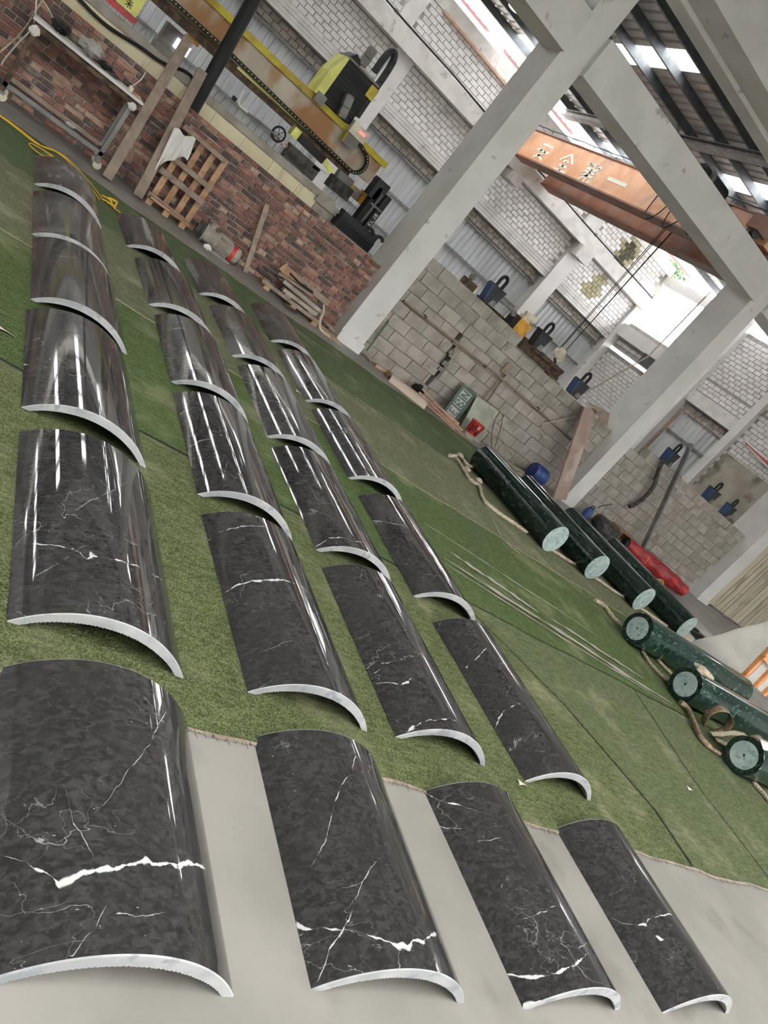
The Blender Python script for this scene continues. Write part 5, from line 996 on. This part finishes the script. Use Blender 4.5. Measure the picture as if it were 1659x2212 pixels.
# ------------------------------------------------------------------ lifting clamps on top of the block wall
def clamp(x, z, label, s=1, blue=True):
    y = 10.95; t = thing('lifting_clamp', label, 'lifting clamp', (x, y, z), rj(.12), 'lifting clamps standing along the wall top')
    m = MB(); m.hexa([Vector(p) * s for p in ((-.1, -.1, 0), (.1, -.1, 0), (.1, .1, 0), (-.1, .1, 0), (-.135, -.1, .3), (.135, -.1, .3), (.135, .1, .3), (-.135, .1, .3))]); m.build('body', MT['clampg'], t, local=True)
    if blue: MB().hexa([Vector(p) * s for p in ((-.118, -.096, .02), (-.102, -.101, .02), (-.102, .1, .02), (-.118, .096, .02), (-.165, -.096, .3), (-.125, -.102, .3), (-.125, .1, .3), (-.165, .096, .3))]).build('blue_side', MT['clampb'], t, local=True)
    MB().box(tuple(Vector((-.145, -.11, .3)) * s), tuple(Vector((.14, .1, .325)) * s)).build('lid', MT['clampg'], t, local=True)
    m = MB(); m.tube([Vector((-.05 + .0, 0, .3)) * s, Vector((-.055, 0, .42)) * s] + [Vector((.005 - .06 * math.cos(q), 0, .44 + .075 * math.sin(q))) * s for q in [.2 + .45 * k for k in range(7)]] + [Vector((.065, 0, .42)) * s, Vector((.06, 0, .3)) * s], .024 * s, 8, flat=1.3); m.build('shackle', MT['black'], t, 60, local=True)
    MB().hexa([Vector(p) * s for p in ((-.03, -.14, .02), (.1, -.14, .02), (.1, -.1, .02), (-.03, -.1, .02), (.0, -.13, .12), (.08, -.13, .12), (.08, -.1, .12), (.0, -.1, .12))]).build('jaw', MT['hang'], t, local=True)
for (px, py), zz, lab, s, b in (((1052, 650), 1.8, 'blue and grey lifting clamp on the wall top, nearest the first column', 1.0, True), ((1158, 742), 1.79, 'grey lifting clamp on the wall top right of the amber winch', .95, False), ((1244, 842), 1.606, 'small blue lifting clamp on the wall top by the second column', .95, True), ((1434, 1000), 1.79, 'blue lifting clamp right of the second column beside the thick hose', .95, True), ((1516, 1088), 1.79, 'blue lifting clamp before the stained rendered wall', .95, True), ((1556, 1118), 1.79, 'rightmost lifting clamp on the block wall', .9, True)):
    clamp(oy(px, py, 10.95).x, zz, lab, s, b)
# winch and rusty rail on the wall top
wx = oy(1118, 690, 11.1).x; t = thing('winch', 'amber winch with a cream motor on top of the block wall', 'winch', (wx, 11.1, 1.8))
MB().box((wx - .02, 11.0, 1.72), (wx + .26, 11.25, 2.02)).build('gear_case', MT['brass'], t); MB().box((wx - .14, 11.02, 1.8), (wx - .02, 11.2, 2.02)).build('dark_panel', MT['black'], t); m = MB(); m.lathe([(.0, 0), (.07, 0), (.075, .04), (.075, .2), (.05, .22), (0, .22)], (wx + .06, 11.12, 2.1), 18, (1, -.2, .1)); m.build('motor', MT['plast'], t, 40); MB().box((wx + .04, 11.05, 2.02), (wx + .2, 11.2, 2.08)).build('motor_base', MT['plast'], t)
m = MB(); m.lathe([(.03, 0), (.055, .01), (.055, .05), (.03, .06)], (wx - .2, 11.05, 1.98), 14, (0, -1, .2)); m.build('chrome_fitting', MT['hang'], t, 40); MB().tube(spline([(wx - .55, 11.02, 1.98), (wx - .35, 11.04, 2.0), (wx - .18, 11.06, 1.99)], 5), .018, 8).build('flexible_hose', MT['hang'], t); MB().box((wx - .4, 11.02, 1.72), (wx + .3, 11.3, 1.78)).build('base_plate', MT['iron'], t)
x0_ = oy(1010, 600, 11.1).x; t = thing('pump', 'small brown pump with a chrome fitting behind the first lifting clamp', 'pump', (x0_, 11.1, 1.8)); MB().box((x0_ - .02, 11.02, 1.72), (x0_ + .2, 11.2, 1.92)).build('body', MT['iron'], t); m = MB(); m.lathe([(.03, 0), (.05, .01), (.05, .06), (.03, .07)], (x0_ + .02, 11.06, 1.96), 12, (0, -1, .3)); m.build('chrome_fitting', MT['hang'], t, 40); MB().box((x0_ + .18, 11.04, 1.8), (x0_ + .26, 11.14, 1.94)).build('white_box', MT['plast'], t)
one(MB().box((7.3, 11.36, 1.76), (9.75, 11.48, 1.84)).box((7.3, 11.39, 1.68), (9.75, 11.45, 1.76)).box((7.3, 11.36, 1.62), (9.75, 11.48, 1.68)).box((7.4, 11.34, 0), (7.5, 11.5, 1.62)).box((9.5, 11.34, 0), (9.6, 11.5, 1.62)), 'steel_beam', 'rusty dark steel beam behind the top of the grey block wall', 'steel beam', MT['iron'])
# ------------------------------------------------------------------ right of the second column
one(MB().tube(spline([oy(*p, 10.72) for p in ((1359, 1094), (1372, 1090), (1395, 1072), (1412, 1050), (1420, 1025), (1428, 1003))] + [oy(1434, 998, 10.82)], 6), .045, 10), 'thick_hose', 'thick dark hose hanging over the block wall beside the leaning post', 'hose', MT['rubber'], 60)
plank('steel_post', 'long grey steel channel leaning on the block wall', Vector((13.75, 10.3, .06)), oy(1494, 958, 10.86), .1, .05, MT['hang'], 'post')
plank('plank', 'tall thin grey plank standing behind the block wall against window', Vector((12.75, 11.4, 0)), oy(1475, 884, 11.5), .09, .03, MT['wood'])
# tyre, box, jug, rubble
c = Vector((12.35, 10.28, .135)); t = thing('tyre', 'dusty old tyre lying behind the third green column', 'tyre', (c.x, c.y, 0), 0)
m = MB(); m.lathe([(.17, -.09), (.2, -.115), (.27, -.12), (.31, -.09), (.325, -.04), (.325, .04), (.31, .09), (.27, .12), (.2, .115), (.17, .09), (.165, 0), (.17, -.09)], c + Vector((0, 0, -.01)), 32, (-.04, -.05, 1)); m.build('tread', MT['rubber'], t, 50)
bx_ = Vector((12.95, 10.55, 0)); t = thing('wooden_box', 'open weathered wooden box on its side behind the tyre', 'box', bx_)
for nm, a, b in (('side', (-.02, -.18, 0), (0, .2, .26)), ('side', (.42, -.18, 0), (.44, .2, .26)), ('bottom', (0, -.18, 0), (.42, .2, .02)), ('top', (0, -.18, .24), (.42, .2, .26)), ('back', (0, .18, .02), (.42, .2, .24))): MB().box(tuple(bx_ + Vector(a)), tuple(bx_ + Vector(b))).build(nm, MT['wood2'], t)
plank('plank', 'dusty beige board leaning on the open wooden box', (12.9, 10.25, .05), (13.35, 10.32, .2), .16, .03, MT['wood'])
rag('rubble_lump', 'pale rubble lump between wooden box and leaning steel channel', 'rubble', (13.62, 10.62, 0), .15, MT['rail'], 31, .7)
c = fl(1252, 1092) + Vector((0, -.3, 0)); c = Vector((11.78, 10.4, 0)); t = thing('blue_canister', 'small dark blue canister standing right of the second column foot', 'canister', c); m = MB(); m.lathe([(.08, 0), (.085, .02), (.085, .2), (.06, .24), (.03, .25), (.03, .28), (0, .28)], c, 18); m.build('body', MT['blue'], t, 40); MB().tube([c + Vector((-.05, 0, .24)), c + Vector((-.03, 0, .31)), c + Vector((.05, 0, .31)), c + Vector((.06, 0, .24))], .01, 6).build('handle', MT['black'], t)
one(MB().tube([oy(1292, 1098, 10.75), oy(1295, 1094, 10.75), oy(1322, 1089, 10.8)], .01, 6), 'bent_rod', 'thin dark rod bent over the wooden box by the wall', 'rod', MT['iron'])
# red bundle
p, q = Vector((12.75, 9.98, .15)), Vector((14.35, 9.42, .15)); d = (q - p); L_ = d.length; d.normalize(); t = thing('red_bundle', 'long bundle wrapped in red tarpaulin, tied with string', 'bundle', ((p + q) / 2).to_2d().to_3d(), 0)
m = MB(); sd = d.cross(Vector((0, 0, 1)))
def f(i, j):
    a = 2 * math.pi * i; r = .155 * (.78 + .3 * min(1, 2.2 * min(j + .05, 1.06 - j))) * (1 + .06 * math.sin(5 * a + 16 * j) + .05 * math.sin(3 * a - 26 * j) + .03 * math.sin(9 * a + 40 * j)); 
    return p + d * (L_ * j) + sd * (r * math.cos(a)) + Vector((0, 0, max(-.14, r * math.sin(a))))
m.grid(f, 28, 40); n0 = len(m.v); m.v += [p, q]
m.build('wrapping', MT['red'], t, 70); MB().lathe([(.0, 0), (.1, .01), (.115, .06), (.11, .12)], p - d * .08, 18, d).build('black_end', MT['black'], t)
cc_ = p + d * (.3 * L_); m = MB(); m.tube([cc_ + sd * (.16 * math.cos(k * math.pi / 10)) + Vector((0, 0, .16 * math.sin(k * math.pi / 10))) for k in range(-1, 12)], .006, 5); m.build('string', MT['rope'], t)
m = MB(); m.lathe([(.0, 0), (.1, .0), (.12, .05), (.125, .06), (.125, .18)], q - d * .12, 20, d); m.build('closed_end', MT['red'], t, 50)
c = Vector((12.75, 8.86, .075)); t = thing('yellow_cup', 'pale yellow plastic tub lying on its side below the red bundle', 'tub', (c.x, c.y, 0)); m = MB(); m.lathe([(.0, 0), (.06, 0), (.075, .13), (.08, .13), (.08, .14), (.07, .14), (.055, .01), (0, .01)], c, 20, (-.45, -.85, .2)); m.build('tub', M('tan_plastic', rgb(226, 186, 118), rough=.5), t, 40)
# lower right: flat pale slab, dark bars, striped offcuts behind the rear columns
plank('slab', 'pale flat slab lying behind the rearmost green column', (11.0, 8.35, .05), (13.2, 7.7, .05), .5, .08, MT['tarp'], 'slab')
for k, (a, b) in enumerate((((10.9, 7.0, .05), (12.3, 7.3, .05)), ((10.95, 6.85, .05), (12.2, 7.1, .05)), ((11.0, 7.2, .05), (12.3, 7.5, .05)))): plank('steel_bar', 'dark steel bar on the floor behind the canvas sheet, %s of three' % ('middle', 'front', 'rear')[k], a, b, .07, .06, MT['black'], 'steel bar')
for k in range(5): plank('offcut', 'pale stone offcut in the striped row beside the rearmost column end, %s' % ('first', 'second', 'third', 'fourth', 'fifth')[k] + ' from left', (10.72 + .1 * k, 6.55, .045), (10.86 + .1 * k, 6.85, .045), .06, .09 if k < 6 else .05, MT['sawn'] if k % 2 == 0 else MT['strap'], 'offcut', 'stone offcuts by the rearmost green column')
# canvas sheet hung over a frame
A_, B2, C2, D2 = Vector((10.35, 6.0, .05)), Vector((13.6, 5.75, 1.1)), Vector((13.9, 5.2, .5)), Vector((10.6, 5.55, .02))
m = MB()
A_, B2 = on(1490, 1388, 1, 6.6), on(1668, 1338, 1, 6.6); D2, C2 = on(1520, 1415, 1, 6.2), on(1690, 1505, 1, 5.9)
def f(i, j):
    p = A_.lerp(B2, i).lerp(D2.lerp(C2, i), j); return p + Vector((0, .05 * math.sin(i * 13 - j * 4.5) * (.2 + j) + .03 * math.sin(i * 6 + j * 7) * j, .008 * math.sin(i * 9 + j * 4) * j))
m.grid(f, 34, 18, (0, .004, 0)); one(m, 'canvas_sheet', 'large pale grey tarpaulin sheet spread behind the front green columns', 'tarpaulin', MT['tarp'], 70)
# orange trestle with white slabs
t = thing('trestle', 'orange wooden rack holding white slabs at the right edge of the picture', 'rack', fl(1650, 1500))
OW = M('orange_wood', rgb(226, 160, 106), rgb(206, 140, 88), 6, .6); yt = 5.3
pr = [(oy(1603, 1464, yt), oy(1690, 1375, yt)), (oy(1630, 1482, yt - .1), oy(1700, 1410, yt - .1)), (oy(1648, 1500, yt - .2), oy(1720, 1440, yt - .2))]
for a, b in pr: MB().bar(a, b, .06, .07).build('rail', OW, t)
a0, b0 = oy(1650, 1418, yt - .03), oy(1690, 1470, yt - .2); MB().bar(a0, b0, .06, .06).build('post', OW, t)
for (a, b), (c, d2), lab in ((pr[0], pr[1], 'upper'), (pr[1], pr[2], 'lower')):
    dn = Vector((0, .06, -.05)); m = MB(); p, q = a.lerp(c, .3), b.lerp(d2, .3); r, s = a.lerp(c, .9), b.lerp(d2, .9); m.hexa([p, q, q + dn, p + dn, r, s, s + dn, r + dn]); one(m, 'white_slab', 'white polished slab lying in the orange rack, %s one' % lab, 'slab', MT['cloth'])
# ------------------------------------------------------------------ ropes under the green columns
def rope(name, label, pts, r=.016, mat='rope', n=7):
    sp = spline(pts, 14); m = MB(); u = Vector((0, 0, 1))
    for s in range(3):                                               # three twisted strands
        q = []; L_ = 0
        for i, p in enumerate(sp):
            if i: L_ += (p - sp[i - 1]).length
            d = (sp[min(i + 1, len(sp) - 1)] - sp[max(i - 1, 0)]).normalized(); a = d.cross(u); a = a.normalized() if a.length > 1e-4 else Vector((1, 0, 0)); b = a.cross(d); t_ = L_ / (r * 5) * 2 * math.pi / 2 + s * 2.094; q.append(p + a * (math.cos(t_) * r * .55) + b * (math.sin(t_) * r * .55))
        m.tube(q, r * .6, 6)
    return one(m, name, label, 'rope', MT[mat], 60)
rope('rope', 'thick hemp rope with knots curling past the left side of the first column', [fl(*p, .03) for p in ((972, 982), (985, 990), (1000, 1012), (1015, 1035), (1035, 1050), (1040, 1070), (1052, 1088), (1080, 1110), (1110, 1130), (1138, 1150))], .022)
rope('rope', 'second knotted strand of hemp rope beside the first green column', [fl(*p, .03) for p in ((970, 985), (992, 985), (1012, 1005), (1035, 1012), (1050, 1030))], .022)
for k, p in enumerate(((990, 988), (1005, 1018), (1030, 1042))): rag('rope_knot', 'loose knot in the hemp rope by the first green column, %s' % ('upper', 'middle', 'lower')[k], 'rope knot', tuple(fl(*p, .012)), .05, MT['rope'], 40 + k, .8)
rope('rope', 'hemp rope end with a loop beside the third crosswise column', [fl(*p, .03) for p in ((1286, 1296), (1296, 1302), (1308, 1312), (1322, 1330), (1338, 1348), (1352, 1366))], .022)
rope('rope', 'hemp rope passing under the front ends of the rear columns', [(7.25, 6.62, .032), (7.8, 6.6, .032), (8.3, 6.62, .032), (8.9, 6.55, .032), (9.5, 6.56, .032), (10.3, 6.5, .032)], .02)
rope('rope', 'hemp rope between the farthest and the middle crosswise column', [fl(*p, .03) for p in ((1388, 1408), (1402, 1430), (1420, 1450), (1440, 1470))], .018)
rope('rope', 'second hemp rope strand between the crosswise columns', [fl(*p, .03) for p in ((1408, 1410), (1425, 1430), (1444, 1450), (1460, 1466))], .018)
rope('rope', 'hemp rope in front of the crosswise column nearest the camera', [fl(*p, .03) for p in ((1628, 1690), (1645, 1710), (1665, 1735), (1690, 1760))], .02)
rag('coiled_rope', 'heap of hemp rope between the second column foot and green columns', 'rope', (8.9, 8.9, .01), .16, MT['rope'], 50, .5)
one(MB().bar(fl(1312, 1320, .03), fl(1340, 1345, .03), .03, .012), 'green_bottle', 'crushed clear green plastic bottle by the hemp rope end', 'bottle', M('green_plastic', rgb(170, 190, 70), rough=.3))
# brown sling heap and rags on the front columns
one(MB().tube(spline([fl(1470, 1517, .05), fl(1485, 1530, .05), fl(1497, 1555, .045), fl(1512, 1590, .04), fl(1535, 1615, .035), fl(1555, 1628, .03)], 6), [.03] * 4 + [.026] * 20 + [.018] * 7, 10), 'brown_sling', 'rolled brown canvas sling on the turf between the two nearest crosswise columns', 'strap', MT['brown'], 60)
strap('brown_sling', 'coiled wide brown canvas sling between the two nearest columns', [(7.70, 3.80, .05), (7.63, 3.80, .16), (7.68, 3.78, .28), (7.80, 3.74, .30), (7.88, 3.70, .22), (7.86, 3.68, .12), (7.78, 3.68, .06)], .06, MT['brown'], (.5, .85, 0))
strap('brown_sling', 'tan webbing loop with grey marks below the coiled brown sling', [(7.62, 3.62, .06), (7.72, 3.60, .12), (7.84, 3.58, .2), (7.96, 3.55, .24), (8.02, 3.52, .18), (7.94, 3.52, .1), (7.80, 3.56, .06), (7.68, 3.58, .05)], .03, MT['strap'], (.4, .9, .2))
strap('brown_sling', 'brown webbing bow knotted over the nearest crosswise column', [(7.88, 3.46, .16), (7.86, 3.44, .26), (7.94, 3.42, .34), (8.06, 3.39, .34), (8.4, 3.37, .352), (8.9, 3.37, .355), (9.4, 3.37, .357)], .05, MT['brown'], (.2, 1, 0))
rag('canvas_rag', 'beige canvas rag lying over the end of the middle crosswise column', 'rag', (7.72, 4.2, .345), .11, MT['strap'], 61, .45, (1.3, .8))
m = MB(); cx, cy, cz, r = 7.9, 3.24, .195, .186
def f(i, j):
    a = 1.0 + 1.1 * j + .06 * math.sin(9 * i); return (7.52 + .75 * i + .05 * math.sin(5 * j), cy + (r + .004 + .008 * abs(math.sin(11 * i + 5 * j))) * math.cos(a), cz + (r + .004 + .008 * abs(math.sin(11 * i + 5 * j))) * math.sin(a))
m.grid(f, 24, 10); one(m, 'paper_sheet', 'crumpled white paper draped over the crosswise column nearest the camera', 'paper', MT['paper'], 70)
# scraps on the turf
for k, (px, py, s, l) in enumerate(((1490, 1705, .035, 'white paper scrap on the turf near the front crosswise columns'), (235, 712, .03, 'pale leaf-shaped scrap'), (8, 714, .05, 'pale wood splinter on the turf at the left picture edge'), (645, 848, .03, 'white scrap on the turf beside the third column of panels'), (1470, 2060, .0, ''), (1128, 1694, .03, 'tan chip on the turf in front of the rightmost second-row panel'), (862, 780, .04, 'white scrap on the far deep green turf'))):
    if s == 0 or k == 1: continue
    c = fl(px, py, .0125); m = MB(); m.grid(lambda i, j: c + Vector(((i - .5) * s * 2.4, (j - .5) * s * (1 - .5 * i), .008 * math.sin(3 * i + 2 * j) + .001)), 4, 3, (0, 0, .002)); one(m, 'scrap', l, 'scrap', MT['paper'] if 'white' in l else MT['plast'])
# pipes and cloth on the far right wall
t = thing('pipe_bundle', 'white and red pipes fixed aslant high on the right wall', 'pipe', (XR - .1, 12.5, 2.9))
for k in range(3): MB().tube([ox(1608 + 4 * k, 952 + 6 * k, XR - .1), ox(1665, 1000 + 8 * k, XR - .12)], .03, 8).build('pipe', (MT['cloth'], MT['redp'], MT['cloth'])[k], t)
